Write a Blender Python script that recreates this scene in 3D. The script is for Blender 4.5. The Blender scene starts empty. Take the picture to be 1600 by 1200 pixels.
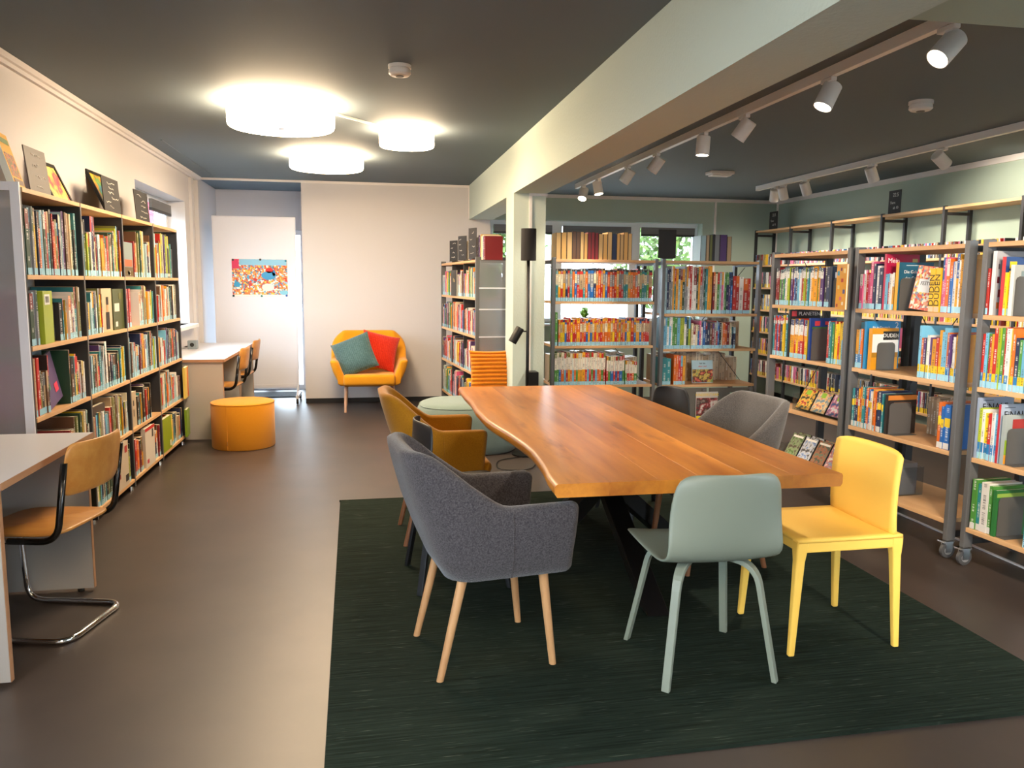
import bpy, math, random
from mathutils import Vector, Matrix
random.seed(7)
PI = math.pi
sc = bpy.context.scene
COL = sc.collection

# ------------------------------------------------------------------ camera
F_PX, PITCH, YAW, ROLL, CAMZ = 1250.0, math.radians(7.19), math.radians(10.49), math.radians(.46), 1.45
fw = Vector((math.sin(YAW)*math.cos(PITCH), math.cos(YAW)*math.cos(PITCH), -math.sin(PITCH)))
rt = Vector((math.cos(YAW), -math.sin(YAW), 0)); up = rt.cross(fw)
rt, up = rt*math.cos(ROLL)+up*math.sin(ROLL), up*math.cos(ROLL)-rt*math.sin(ROLL)
cd = bpy.data.cameras.new('camera'); cd.sensor_width = 36; cd.lens = F_PX*36/1600; cd.clip_start = .05; cd.clip_end = 200
cam = bpy.data.objects.new('camera', cd); COL.objects.link(cam)
M = Matrix((rt, up, -fw)).transposed().to_4x4(); M.translation = (0, 0, CAMZ); cam.matrix_world = M
sc.camera = cam
def project(p):
    v = Vector(p)-Vector((0, 0, CAMZ)); k = v.dot(fw)
    if k < .05: return None
    return 800+F_PX*v.dot(rt)/k, 600-F_PX*v.dot(up)/k

# ------------------------------------------------------------------ world, sun, exposure
w = bpy.data.worlds.new('sky'); sc.world = w; w.use_nodes = True
bg = w.node_tree.nodes['Background']; bg.inputs[0].default_value = (.78, .88, 1, 1); bg.inputs[1].default_value = 9.0
LAMP_E, SPOT_W = 34.0, 60.0
vs = sc.view_settings; vs.view_transform = 'Standard'; vs.look = 'None'; vs.gamma = 1; vs.use_curve_mapping = False; vs.exposure = 0.7
sc.cycles.sample_clamp_indirect = 8; sc.cycles.caustics_reflective = False; sc.cycles.caustics_refractive = False

# ------------------------------------------------------------------ materials
def lin(h):
    if isinstance(h, (tuple, list)): return tuple(h)[:3]
    h = h.lstrip('#'); c = [int(h[i:i+2], 16)/255 for i in (0, 2, 4)]
    return tuple(x/12.92 if x <= .04045 else ((x+.055)/1.055)**2.4 for x in c)
MATS = {}
def mat(name, col='#808080', rough=.5, metal=0, spec=.5, emit=0, bump=None, coat=0, trans=0, alpha=None, sheen=0):
    if name in MATS: return MATS[name]
    m = bpy.data.materials.new(name); m.use_nodes = True; nt = m.node_tree; b = nt.nodes['Principled BSDF']
    c = lin(col)+(1,)
    b.inputs['Base Color'].default_value = c; b.inputs['Roughness'].default_value = rough; b.inputs['Metallic'].default_value = metal
    b.inputs['Specular IOR Level'].default_value = spec; b.inputs['Coat Weight'].default_value = coat
    b.inputs['Transmission Weight'].default_value = trans; b.inputs['Sheen Weight'].default_value = sheen
    if emit: b.inputs['Emission Color'].default_value = c; b.inputs['Emission Strength'].default_value = emit
    if bump:
        sc_, st, dist = bump
        tc = nt.nodes.new('ShaderNodeTexCoord'); n = nt.nodes.new('ShaderNodeTexNoise'); n.inputs['Scale'].default_value = sc_; n.inputs['Detail'].default_value = 4
        bp = nt.nodes.new('ShaderNodeBump'); bp.inputs['Strength'].default_value = st; bp.inputs['Distance'].default_value = dist
        nt.links.new(tc.outputs['Object'], n.inputs['Vector']); nt.links.new(n.outputs[0], bp.inputs['Height']); nt.links.new(bp.outputs[0], b.inputs['Normal'])
    MATS[name] = m; return m
def nodes(m): return m.node_tree, m.node_tree.nodes, m.node_tree.links, m.node_tree.nodes['Principled BSDF']
def noise_col(m, c1, c2, scale, stretch=(1, 1, 1), detail=4, lo=.35, hi=.65, rot=(0, 0, 0), space='Object', rough=.55):
    nt, N, L, b = nodes(m)
    tc = N.new('ShaderNodeTexCoord'); mp = N.new('ShaderNodeMapping'); mp.inputs['Scale'].default_value = stretch; mp.inputs['Rotation'].default_value = rot
    n = N.new('ShaderNodeTexNoise'); n.inputs['Scale'].default_value = scale; n.inputs['Detail'].default_value = detail; n.inputs['Roughness'].default_value = rough
    r = N.new('ShaderNodeValToRGB'); r.color_ramp.elements[0].position = lo; r.color_ramp.elements[1].position = hi
    r.color_ramp.elements[0].color = lin(c1)+(1,); r.color_ramp.elements[1].color = lin(c2)+(1,)
    L.new(tc.outputs[space], mp.inputs[0]); L.new(mp.outputs[0], n.inputs['Vector']); L.new(n.outputs[0], r.inputs[0]); L.new(r.outputs[0], b.inputs['Base Color'])
    return n, r
def bump_from(m, sock, strength, dist):
    nt, N, L, b = nodes(m); bp = N.new('ShaderNodeBump'); bp.inputs['Strength'].default_value = strength; bp.inputs['Distance'].default_value = dist
    L.new(sock, bp.inputs['Height']); L.new(bp.outputs[0], b.inputs['Normal'])

white_wall = mat('white_wall', '#cfcccd', .9, spec=.2, bump=(60, .15, .004))
sage_wall = mat('sage_wall', '#a9baae', .9, spec=.2, bump=(70, .2, .004))
pale_sage = mat('pale_sage', '#c0ccc2', .9, spec=.2, bump=(55, .35, .006))
ceil_m = mat('ceiling_paint', '#66727a', .75, spec=.3, bump=(40, .1, .003))
ceil_b = mat('annex_ceiling_paint', '#667177', .75, spec=.3, bump=(40, .1, .003))
teal_paint = mat('teal_paint', '#6c8580', .8, spec=.3, bump=(40, .1, .003))
trim_m = mat('white_trim', '#e4dfdc', .5)
black_base = mat('black_base', '#15151a', .5)
floor_m = mat('linoleum', '#3b322f', .42, spec=.8); nn, _ = noise_col(floor_m, '#362e2b', '#423833', 2.2, detail=8); bump_from(floor_m, nn.outputs[0], .03, .01)
rug_m = mat('rug_wool', '#26302a', .97, spec=.1)
n1, r1 = noise_col(rug_m, '#131a14', '#28332b', 5, stretch=(.6, 22, 1), detail=8, lo=.3, hi=.72)
def rug_extra():
    nt, N, L, b = nodes(rug_m)
    tc = N.new('ShaderNodeTexCoord'); mp = N.new('ShaderNodeMapping'); mp.inputs['Scale'].default_value = (5, 170, 1)
    n = N.new('ShaderNodeTexNoise'); n.inputs['Scale'].default_value = 1.6; n.inputs['Detail'].default_value = 2
    r = N.new('ShaderNodeValToRGB'); r.color_ramp.elements[0].position = .66; r.color_ramp.elements[1].position = .80
    mx = N.new('ShaderNodeMix'); mx.data_type = 'RGBA'; mx.inputs['B'].default_value = lin('#6d7568')+(1,)
    L.new(tc.outputs['Object'], mp.inputs[0]); L.new(mp.outputs[0], n.inputs['Vector']); L.new(n.outputs[0], r.inputs[0]); L.new(r.outputs[0], mx.inputs['Factor'])
    L.new(r1.outputs[0], mx.inputs['A']); L.new(mx.outputs['Result'], b.inputs['Base Color'])
    bump_from(rug_m, n.outputs[0], .25, .004)
rug_extra()
def wood(name, c1, c2, scale=3.0, stretch=(1, .06, 1), rough=.4, coat=0, knots=False):
    m = mat(name, c1, rough, coat=coat); n, r = noise_col(m, c1, c2, scale, stretch=stretch, detail=9, lo=.3, hi=.7, rough=.62)
    bump_from(m, n.outputs[0], .06, .002)
    if knots:
        nt, N, L, b = nodes(m)
        oi = N.new('ShaderNodeObjectInfo'); ad = N.new('ShaderNodeVectorMath'); ad.operation = 'ADD'
        sc3 = N.new('ShaderNodeVectorMath'); sc3.operation = 'SCALE'; sc3.inputs['Scale'].default_value = 37
        cb = N.new('ShaderNodeCombineXYZ'); L.new(oi.outputs['Random'], cb.inputs[0]); L.new(oi.outputs['Random'], cb.inputs[1]); L.new(cb.outputs[0], sc3.inputs[0])
        mp = next(x for x in N if x.type == 'MAPPING'); tc = next(x for x in N if x.type == 'TEX_COORD')
        L.new(tc.outputs['Object'], ad.inputs[0]); L.new(sc3.outputs[0], ad.inputs[1]); L.new(ad.outputs[0], mp.inputs[0])
        mp2 = N.new('ShaderNodeMapping'); mp2.inputs['Scale'].default_value = (9, 2.2, 9); L.new(ad.outputs[0], mp2.inputs[0])
        n2 = N.new('ShaderNodeTexNoise'); n2.inputs['Scale'].default_value = 1.0; n2.inputs['Detail'].default_value = 6; L.new(mp2.outputs[0], n2.inputs['Vector'])
        r2 = N.new('ShaderNodeValToRGB'); r2.color_ramp.elements[0].position = .60; r2.color_ramp.elements[1].position = .74; L.new(n2.outputs[0], r2.inputs[0])
        mx = N.new('ShaderNodeMix'); mx.data_type = 'RGBA'; mx.blend_type = 'MULTIPLY'; mx.inputs['B'].default_value = (.45, .33, .22, 1)
        L.new(r2.outputs[0], mx.inputs['Factor']); L.new(r.outputs[0], mx.inputs['A'])
        hs = N.new('ShaderNodeHueSaturation'); mt = N.new('ShaderNodeMath'); mt.operation = 'MULTIPLY_ADD'; mt.inputs[1].default_value = .35; mt.inputs[2].default_value = .82
        L.new(oi.outputs['Random'], mt.inputs[0]); L.new(mt.outputs[0], hs.inputs['Value']); L.new(mx.outputs['Result'], hs.inputs['Color']); L.new(hs.outputs[0], b.inputs['Base Color'])
    return m
oak_table = wood('oak_table', '#8c4c15', '#cf8733', 3.2, (1.6, .16, 1.6), .32, knots=True)
oak_shelf = wood('oak_shelf', '#c99a6b', '#ddb283', 3, (.3, 3, 3), .45)
ply = wood('beech_plywood', '#bd7a34', '#d39a52', 4, (.4, 3, 3), .35)
wood_leg = wood('wood_leg', '#a9794f', '#c79a6b', 8, (2, 2, .2), .5)
brown_leg = wood('brown_leg', '#7c4a2c', '#94603c', 8, (2, 2, .2), .5)
pale_leg = wood('pale_leg', '#c39a80', '#d8b7a0', 8, (2, 2, .2), .5)
def fabric(name, c1, c2, scale=260, b=.5, dist=.002):
    m = mat(name, c1, .95, spec=.15, sheen=.25); n, r = noise_col(m, c1, c2, scale, detail=3, lo=.3, hi=.7); bump_from(m, n.outputs[0], b, dist); return m
grey_wool = fabric('grey_wool', '#2d2b2f', '#565154', 190, .7, .003)
grey_wool2 = fabric('grey_brown_wool', '#3a3634', '#5a5450', 260, .5)
mustard = fabric('mustard_fabric', '#9c6710', '#b87d1a', 320, .3)
mustard2 = fabric('bright_mustard_fabric', '#d18a10', '#dd991f', 320, .3)
orange_f = fabric('orange_felt', '#cf8413', '#dc9424', 320, .25)
sage_f = fabric('sage_felt', '#73837b', '#7f8e86', 320, .25)
plush = fabric('orange_plush', '#cf7008', '#e08a14', 150, .8, .004)
def knit(name, c1, c2):
    m = mat(name, c1, .95, spec=.1, sheen=.3); nt, N, L, b = nodes(m)
    tc = N.new('ShaderNodeTexCoord'); v = N.new('ShaderNodeTexVoronoi'); v.inputs['Scale'].default_value = 48; v.inputs['Randomness'].default_value = .25
    mp = N.new('ShaderNodeMapping'); mp.inputs['Scale'].default_value = (1, 1.5, .2)
    r = N.new('ShaderNodeValToRGB'); r.color_ramp.elements[0].color = lin(c2)+(1,); r.color_ramp.elements[1].color = lin(c1)+(1,); r.color_ramp.elements[1].position = .7
    L.new(tc.outputs['Object'], mp.inputs[0]); L.new(mp.outputs[0], v.inputs['Vector']); L.new(v.outputs['Distance'], r.inputs[0]); L.new(r.outputs[0], b.inputs['Base Color'])
    inv = N.new('ShaderNodeMath'); inv.operation = 'SUBTRACT'; inv.inputs[0].default_value = 1; L.new(v.outputs['Distance'], inv.inputs[1]); bump_from(m, inv.outputs[0], .9, .008); return m
teal_knit = knit('teal_knit', '#3f5a5c', '#627f80'); red_knit = knit('red_knit', '#b92412', '#e0401f')
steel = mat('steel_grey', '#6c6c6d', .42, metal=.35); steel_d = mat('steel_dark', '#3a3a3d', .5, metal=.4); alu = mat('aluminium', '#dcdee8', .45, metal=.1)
chrome = mat('chrome', '#d8d8da', .08, metal=1); blackm = mat('black_metal', '#0d0d0e', .45, spec=.4); black_tube = mat('black_chrome', '#3c3a39', .2, metal=.9)
rubber = mat('rubber', '#1a1a1b', .7); grey_plate = mat('bookend_grey', '#5d5a57', .5, metal=.2)
desk_top_m = mat('desk_laminate', '#d4d6de', .35); desk_side = mat('desk_panel', '#b0aba6', .5); desk_edge = wood('desk_edge', '#a27453', '#b58a68', 4, (3, .3, 3), .5)
white_pl = mat('white_plastic', '#e6e2de', .4); white_frame = mat('white_frame', '#e9edf0', .35)
sage_pl = mat('sage_lacquer', '#7e8577', .45); black_pl = mat('black_lacquer', '#17181b', .5); yellow_pl = mat('yellow_plastic', '#f4c556', .55)
board_w = mat('whiteboard_surface', '#e2e4ee', .3); chalk = mat('chalk', '#e2ded6', .9); slate = mat('slate', '#2b2a2b', .7); slate_l = mat('slate_light', '#5a5451', .55)
paper = mat('paper', '#e8e1d2', .9); label_b = mat('spine_label_blue', '#9fd0e2', .25, spec=.6)
lamp_m = mat('lamp_shade_glow', (1, .745, .475), .6, emit=LAMP_E); lens_m = mat('spot_lens_glow', (1, .86, .68), .5, emit=18)
green_leaf = mat('leaf', '#86b83c', .6); leaf2 = mat('tree_leaf', '#55702c', .7); bark = mat('bark', '#4a3a2c', .9)
red_ban = mat('red_banner', '#d8304f', .7); house_m = mat('render_white', '#d8d8d6', .9); grass_m = mat('lawn', '#5b7a38', .95); noise_col(grass_m, '#4c6a2c', '#75934a', 9)
dark_print = mat('print_dark', '#151515', .6); white_print = mat('print_white', '#f0eeea', .6); yellow_print = mat('print_yellow', '#f2d21c', .6); red_print = mat('print_red', '#c42a26', .6)
def thin_glass(name, tint, gl=.08):
    m = bpy.data.materials.new(name); m.use_nodes = True; nt = m.node_tree; nt.nodes.remove(nt.nodes['Principled BSDF'])
    t = nt.nodes.new('ShaderNodeBsdfTransparent'); t.inputs[0].default_value = tint+(1,); g = nt.nodes.new('ShaderNodeBsdfGlossy'); g.inputs['Roughness'].default_value = .03
    lw = nt.nodes.new('ShaderNodeLayerWeight'); pw = nt.nodes.new('ShaderNodeMath'); pw.operation = 'POWER'; pw.inputs[1].default_value = 4; nt.links.new(lw.outputs['Facing'], pw.inputs[0])
    fr = nt.nodes.new('ShaderNodeMath'); fr.operation = 'MULTIPLY_ADD'; fr.inputs[1].default_value = .6; fr.inputs[2].default_value = gl*.5; nt.links.new(pw.outputs[0], fr.inputs[0]); mx = nt.nodes.new('ShaderNodeMixShader')
    nt.links.new(fr.outputs[0], mx.inputs[0]); nt.links.new(t.outputs[0], mx.inputs[1]); nt.links.new(g.outputs[0], mx.inputs[2]); nt.links.new(mx.outputs[0], nt.nodes['Material Output'].inputs[0]); return m
glass = thin_glass('window_glass', (.93, .96, .96)); acryl = thin_glass('clear_acrylic', (.88, .90, .91))
def frosted():
    m = bpy.data.materials.new('frosted_panel'); m.use_nodes = True; nt = m.node_tree; nt.nodes.remove(nt.nodes['Principled BSDF'])
    a = nt.nodes.new('ShaderNodeBsdfTransparent'); a.inputs[0].default_value = (.85, .86, .9, 1); d = nt.nodes.new('ShaderNodeBsdfTranslucent'); d.inputs[0].default_value = (.7, .7, .72, 1)
    g = nt.nodes.new('ShaderNodeBsdfGlossy'); g.inputs[0].default_value = (.6, .6, .62, 1); g.inputs['Roughness'].default_value = .35
    df = nt.nodes.new('ShaderNodeBsdfDiffuse'); df.inputs[0].default_value = (.5, .5, .54, 1)
    m1 = nt.nodes.new('ShaderNodeMixShader'); m1.inputs[0].default_value = .5; m2 = nt.nodes.new('ShaderNodeMixShader'); m2.inputs[0].default_value = .3; m3 = nt.nodes.new('ShaderNodeMixShader'); m3.inputs[0].default_value = .2
    L = nt.links; L.new(d.outputs[0], m1.inputs[1]); L.new(df.outputs[0], m1.inputs[2]); L.new(a.outputs[0], m2.inputs[1]); L.new(m1.outputs[0], m2.inputs[2]); L.new(m2.outputs[0], m3.inputs[1]); L.new(g.outputs[0], m3.inputs[2])
    L.new(m3.outputs[0], nt.nodes['Material Output'].inputs[0]); return m
frost = frosted()
def book_mat():
    m = mat('book_cover', '#888888', .42); nt, N, L, b = nodes(m)
    at = N.new('ShaderNodeAttribute'); at.attribute_name = 'Col'
    uv = N.new('ShaderNodeUVMap'); sx = N.new('ShaderNodeSeparateXYZ'); L.new(uv.outputs[0], sx.inputs[0])
    def mth(op, a, bb=None):
        n = N.new('ShaderNodeMath'); n.operation = op
        for i, x in enumerate((a, bb)):
            if x is None: continue
            if isinstance(x, (int, float)): n.inputs[i].default_value = x
            else: L.new(x, n.inputs[i])
        return n.outputs[0]
    n1 = N.new('ShaderNodeTexNoise'); n1.noise_dimensions = '1D'; n1.inputs['Scale'].default_value = 190; n1.inputs['Detail'].default_value = 1; L.new(sx.outputs[1], n1.inputs['W'])
    n2 = N.new('ShaderNodeTexNoise'); n2.noise_dimensions = '1D'; n2.inputs['Scale'].default_value = 13; n2.inputs['Detail'].default_value = 0; L.new(sx.outputs[1], n2.inputs['W'])
    k = mth('MULTIPLY', mth('GREATER_THAN', n1.outputs[0], .5), mth('GREATER_THAN', n2.outputs[0], .5))
    k = mth('MULTIPLY', k, mth('LESS_THAN', mth('ABSOLUTE', mth('SUBTRACT', sx.outputs[0], .5)), .2))
    k = mth('MULTIPLY', k, .75)
    bw = N.new('ShaderNodeRGBToBW'); L.new(at.outputs['Color'], bw.inputs[0]); lt = mth('LESS_THAN', bw.outputs[0], .3)
    c2 = N.new('ShaderNodeMix'); c2.data_type = 'RGBA'; c2.inputs['A'].default_value = (.04, .04, .05, 1); c2.inputs['B'].default_value = (.8, .8, .75, 1); L.new(lt, c2.inputs['Factor'])
    mx = N.new('ShaderNodeMix'); mx.data_type = 'RGBA'; L.new(k, mx.inputs['Factor']); L.new(at.outputs['Color'], mx.inputs['A']); L.new(c2.outputs['Result'], mx.inputs['B']); L.new(mx.outputs['Result'], b.inputs['Base Color']); return m
book_m = book_mat()
def picture_mat(name, stops, scale, kind='VORONOI', bgc=None, stretch=(1, 1, 1)):
    m = mat(name, '#888888', .45); nt, N, L, b = nodes(m); tc = N.new('ShaderNodeTexCoord'); mp = N.new('ShaderNodeMapping'); mp.inputs['Scale'].default_value = stretch
    L.new(tc.outputs['Object'], mp.inputs[0]); r = N.new('ShaderNodeValToRGB'); r.color_ramp.interpolation = 'CONSTANT' if kind == 'VORONOI' else 'LINEAR'
    e = r.color_ramp.elements
    for i, c in enumerate(stops):
        x = e[i] if i < 2 else e.new(i/len(stops)); 
    for i, c in enumerate(stops): e[i].position = i/len(stops); e[i].color = lin(c)+(1,)
    if kind == 'VORONOI':
        t = N.new('ShaderNodeTexVoronoi'); t.inputs['Scale'].default_value = scale; sp = N.new('ShaderNodeSeparateColor'); L.new(mp.outputs[0], t.inputs['Vector']); L.new(t.outputs['Color'], sp.inputs[0]); L.new(sp.outputs[0], r.inputs[0])
    else:
        t = N.new('ShaderNodeTexNoise'); t.inputs['Scale'].default_value = scale; t.inputs['Detail'].default_value = 3; L.new(mp.outputs[0], t.inputs['Vector'])
        mr = N.new('ShaderNodeMapRange'); mr.inputs[1].default_value = .3; mr.inputs[2].default_value = .7; L.new(t.outputs[0], mr.inputs[0]); L.new(mr.outputs[0], r.inputs[0])
    L.new(r.outputs[0], b.inputs['Base Color']); return m

# ------------------------------------------------------------------ mesh helpers
class MB:
    def __init__(s): s.v = []; s.f = []; s.m = []; s.c = []; s.uv = []
    def quad(s, pts, mi=0, col=None, uv=None):
        i = len(s.v); s.v += [tuple(p) for p in pts]; s.f.append(tuple(range(i, i+len(pts)))); s.m.append(mi); s.c.append(col); s.uv.append(uv)
    def raw(s, vs, fs, mi=0):
        i = len(s.v); s.v += [tuple(p) for p in vs]
        for f in fs: s.f.append(tuple(a+i for a in f)); s.m.append(mi); s.c.append(None); s.uv.append(None)
        return s
    def box(s, x0, y0, z0, x1, y1, z1, mi=0, mt=None, cols=None):
        x0, x1 = min(x0, x1), max(x0, x1); y0, y1 = min(y0, y1), max(y0, y1); z0, z1 = min(z0, z1), max(z0, z1)
        p = [Vector((x, y, z)) for z in (z0, z1) for y in (y0, y1) for x in (x0, x1)]
        if mt: p = [mt @ q for q in p]
        i = len(s.v); s.v += [tuple(q) for q in p]
        for k, f in enumerate(((0, 2, 3, 1), (4, 5, 7, 6), (0, 1, 5, 4), (2, 6, 7, 3), (0, 4, 6, 2), (1, 3, 7, 5))):
            s.f.append(tuple(a+i for a in f)); s.m.append(mi); s.c.append(cols[k] if isinstance(cols, list) else cols); s.uv.append(None)
        return s
    def tube(s, path, r, n=12, mi=0, cap=True, closed=False):
        path = [Vector(p) for p in path]; rs = r if isinstance(r, (list, tuple)) else [r]*len(path)
        t0 = (path[1]-path[0]).normalized(); a = Vector((0, 0, 1)) if abs(t0.z) < .9 else Vector((1, 0, 0)); u = t0.cross(a).normalized()
        rings = []; m = len(path)
        for k, p in enumerate(path):
            if closed: t = (path[(k+1) % m]-path[k-1]).normalized()
            else: t = ((path[min(k+1, m-1)]-path[max(k-1, 0)])).normalized()
            u = (u-t*u.dot(t)).normalized(); vv = t.cross(u)
            rings.append([p+(u*math.cos(2*PI*j/n)+vv*math.sin(2*PI*j/n))*rs[k] for j in range(n)])
        s.loft(rings, mi, cap=cap and not closed, closed=closed); return s
    def loft(s, rings, mi=0, cap=True, closed=False):
        i = len(s.v); n = len(rings[0])
        for rg in rings: s.v += [tuple(p) for p in rg]
        R = len(rings)
        for k in range(R if closed else R-1):
            k2 = (k+1) % R
            for j in range(n):
                s.f.append((i+k*n+j, i+k*n+(j+1) % n, i+k2*n+(j+1) % n, i+k2*n+j)); s.m.append(mi); s.c.append(None); s.uv.append(None)
        if cap and not closed:
            for f in (tuple(i+j for j in range(n))[::-1], tuple(i+(R-1)*n+j for j in range(n))): s.f.append(f); s.m.append(mi); s.c.append(None); s.uv.append(None)
        return s
    def lathe(s, prof, n=32, cx=0, cy=0, mi=0, sx=1, sy=1, mt=None):
        rings = [[Vector((cx+r*sx*math.cos(2*PI*j/n), cy+r*sy*math.sin(2*PI*j/n), z)) for j in range(n)] for r, z in prof]
        if mt: rings = [[mt @ p for p in rg] for rg in rings]
        return s.loft(rings, mi)
    def build(s, name, mats, parent=None, smooth=False, bevel=0, seg=2, sub=0, loc=None, solid=0):
        me = bpy.data.meshes.new(name); me.from_pydata(s.v, [], s.f)
        if not isinstance(mats, (list, tuple)): mats = [mats]
        for x in mats: me.materials.append(x)
        me.polygons.foreach_set('material_index', s.m)
        if any(c is not None for c in s.c):
            ca = me.color_attributes.new('Col', 'FLOAT_COLOR', 'CORNER'); uvl = me.uv_layers.new(name='UVMap')
            dat = []; ud = []
            for f, c, q in zip(s.f, s.c, s.uv):
                c = c or (.5, .5, .5)
                for k in range(len(f)): dat += [c[0], c[1], c[2], 1]; ud += list(q[k]) if q else [-5, 0]
            ca.data.foreach_set('color', dat); uvl.data.foreach_set('uv', ud)
        if smooth: me.polygons.foreach_set('use_smooth', [True]*len(s.f))
        me.validate(); me.update()
        o = bpy.data.objects.new(name, me); COL.objects.link(o)
        if parent: o.parent = parent
        if loc: o.location = loc
        if bevel:
            b = o.modifiers.new('bevel', 'BEVEL'); b.width = bevel; b.segments = seg; b.limit_method = 'ANGLE'; b.angle_limit = math.radians(35)
            if smooth is False: pass
        if solid: q = o.modifiers.new('solid', 'SOLIDIFY'); q.thickness = solid; q.offset = 0
        if sub: q = o.modifiers.new('sub', 'SUBSURF'); q.levels = sub; q.render_levels = sub
        return o
def smooth_auto(o, ang=40):
    me = o.data; me.polygons.foreach_set('use_smooth', [True]*len(me.polygons)); me.set_sharp_from_angle(angle=math.radians(ang)); return o
def thing(name, label, cat, loc=(0, 0, 0), rz=0, group=None):
    o = bpy.data.objects.new(name, None); COL.objects.link(o); o.location = loc; o.rotation_euler = (0, 0, rz); o.empty_display_size = .1
    return tag(o, label, cat, group)
def tag(o, label, cat, group=None):
    o['label'] = label; o['category'] = cat
    if group: o['group'] = group
    return o
def struct(o): o['kind'] = 'structure'; return o
def box(name, x0, y0, z0, x1, y1, z1, m, parent=None, bevel=0, seg=2): return MB().box(x0, y0, z0, x1, y1, z1).build(name, m, parent, bevel=bevel, seg=seg)
def sbox(name, *a): return struct(box(name, *a))
ORD = 'first second third fourth fifth sixth seventh eighth ninth tenth eleventh twelfth thirteenth fourteenth fifteenth sixteenth seventeenth eighteenth nineteenth'.split()
TENS = {2: 'twent', 3: 'thirt', 4: 'fort', 5: 'fift', 6: 'sixt', 7: 'sevent'}
TW = {2: 'twenty', 3: 'thirty', 4: 'forty', 5: 'fifty', 6: 'sixty', 7: 'seventy'}
def ordw(n):
    if n < 20: return ORD[n-1]
    t, u = divmod(n, 10); return TENS[t]+'ieth' if u == 0 else TW[t]+'-'+ORD[u-1]
def fillet(pts, r, n=6, closed=False):
    pts = [Vector(p) for p in pts]; out = []
    m = len(pts)
    for i, p in enumerate(pts):
        if not closed and i in (0, m-1): out.append(p); continue
        a = pts[i-1]; b = pts[(i+1) % m]; da = (a-p); db = (b-p); rr = min(r, da.length*.49, db.length*.49)
        pa = p+da.normalized()*rr; pb = p+db.normalized()*rr
        for k in range(n+1): t = k/n; out.append(pa*(1-t)**2+p*2*t*(1-t)+pb*t*t)
    return out
def text(s, size, m, parent, mtx, name='lettering', align='CENTER', ext=.0004, sx=1.0):
    cu = bpy.data.curves.new('txt', 'FONT'); cu.body = s; cu.size = size; cu.align_x = align; cu.align_y = 'CENTER'; cu.extrude = ext; cu.resolution_u = 3
    t = bpy.data.objects.new('txt', cu); COL.objects.link(t); dg = bpy.context.evaluated_depsgraph_get()
    me = bpy.data.meshes.new_from_object(t.evaluated_get(dg)); bpy.data.objects.remove(t); bpy.data.curves.remove(cu)
    me.transform(Matrix.Diagonal((sx, 1, 1, 1))); me.materials.clear(); me.materials.append(m); me.name = name
    o = bpy.data.objects.new(name, me); COL.objects.link(o); o.parent = parent; o.matrix_local = mtx; return o
def face_mtx(x, y, z, right, upv):
    r = Vector(right).normalized(); u = Vector(upv).normalized(); n = r.cross(u); m = Matrix((r, u, n)).transposed().to_4x4(); m.translation = (x, y, z); return m

# ------------------------------------------------------------------ the room shell
XL, XR, YB, YN, ZC, ZA = -1.85, 5.3, 9.8, -4.0, 2.615, 2.54
BX0, BX1, BZ = 1.27, 1.55, 2.21
def wall_holes(name, axis, p0, p1, a0, a1, z0, z1, holes, m):
    bm = MB(); us = sorted({a0, a1, *[h[0] for h in holes], *[h[1] for h in holes]}); zs = sorted({z0, z1, *[h[2] for h in holes], *[h[3] for h in holes]})
    for i in range(len(us)-1):
        for j in range(len(zs)-1):
            u = (us[i]+us[i+1])/2; z = (zs[j]+zs[j+1])/2
            if any(h[0] < u < h[1] and h[2] < z < h[3] for h in holes): continue
            if axis == 'x': bm.box(p0, us[i], zs[j], p1, us[i+1], zs[j+1])
            else: bm.box(us[i], p0, zs[j], us[i+1], p1, zs[j+1])
    return struct(bm.build(name, m))
sbox('floor', XL-.3, YN-.2, -.1, XR+.2, 11.3, 0, floor_m)
sbox('ceiling', XL-.3, YN-.2, ZC, 1.4, 11.3, ZC+.2, ceil_m)
sbox('ceiling_annex', 1.4, YN-.2, ZA, XR+.2, 10.1, ZA+.2, ceil_b)
WL = [(7.23, 9.13, .99, 2.28), (-3.6, 1.9, .45, 2.4)]
wall_holes('wall_left', 'x', XL-.28, XL, YN-.2, 11.3, 0, ZC, WL, white_wall)
WB = (1.53, 4.28, .95, 2.225)
struct(box('wall_back', -.7, YB, 0, 1.53, YB+.25, ZC, white_wall))
wall_holes('wall_annex_back', 'y', YB, YB+.25, 1.53, XR+.2, 0, ZA, [WB], sage_wall)
sbox('wall_recess_side', -.7, YB+.25, 0, -.55, 11.3, ZC, white_wall)
DR = (-1.72, -.76, 0, 2.12)
wall_holes('wall_recess_back', 'y', 11.0, 11.25, XL, -.7, 0, ZC, [DR], white_wall)
wall_holes('wall_right', 'x', XR, XR+.2, YN-.2, YB+.25, 0, ZA, [(-3.2, 1.6, .8, 2.35)], sage_wall)
sbox('wall_near', XL, YN-.2, 0, XR, YN, ZC, white_wall)
sbox('beam', BX0, YN, BZ, BX1, YB, ZC+.01, pale_sage)
sbox('cross_beam', BX1, 2.02, 2.3, XR, 2.42, ZA+.01, sage_wall)
sbox('pillar', BX0, 6.84, 0, BX1, 7.21, BZ, pale_sage)
def prism_y(name, prof, y0, y1, m):
    bm = MB(); bm.loft([[Vector((x, y0, z)) for x, z in prof], [Vector((x, y1, z)) for x, z in prof]]); return struct(bm.build(name, m))
prism_y('trim_1', [(XL, 2.565), (XL+.025, 2.565), (XL+.03, 2.585), (XL+.045, 2.59), (XL+.06, 2.613), (XL, 2.613)], YN, YB, white_wall)
sbox('trim_2', -.7, YB-.012, 2.585, BX0, YB, 2.613, trim_m)
sbox('trim_3', XL, YB, 2.59, -.7, YB+.02, 2.614, trim_m)
sbox('trim_4', BX1, YB-.02, 2.495, XR, YB, 2.535, trim_m)
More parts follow.
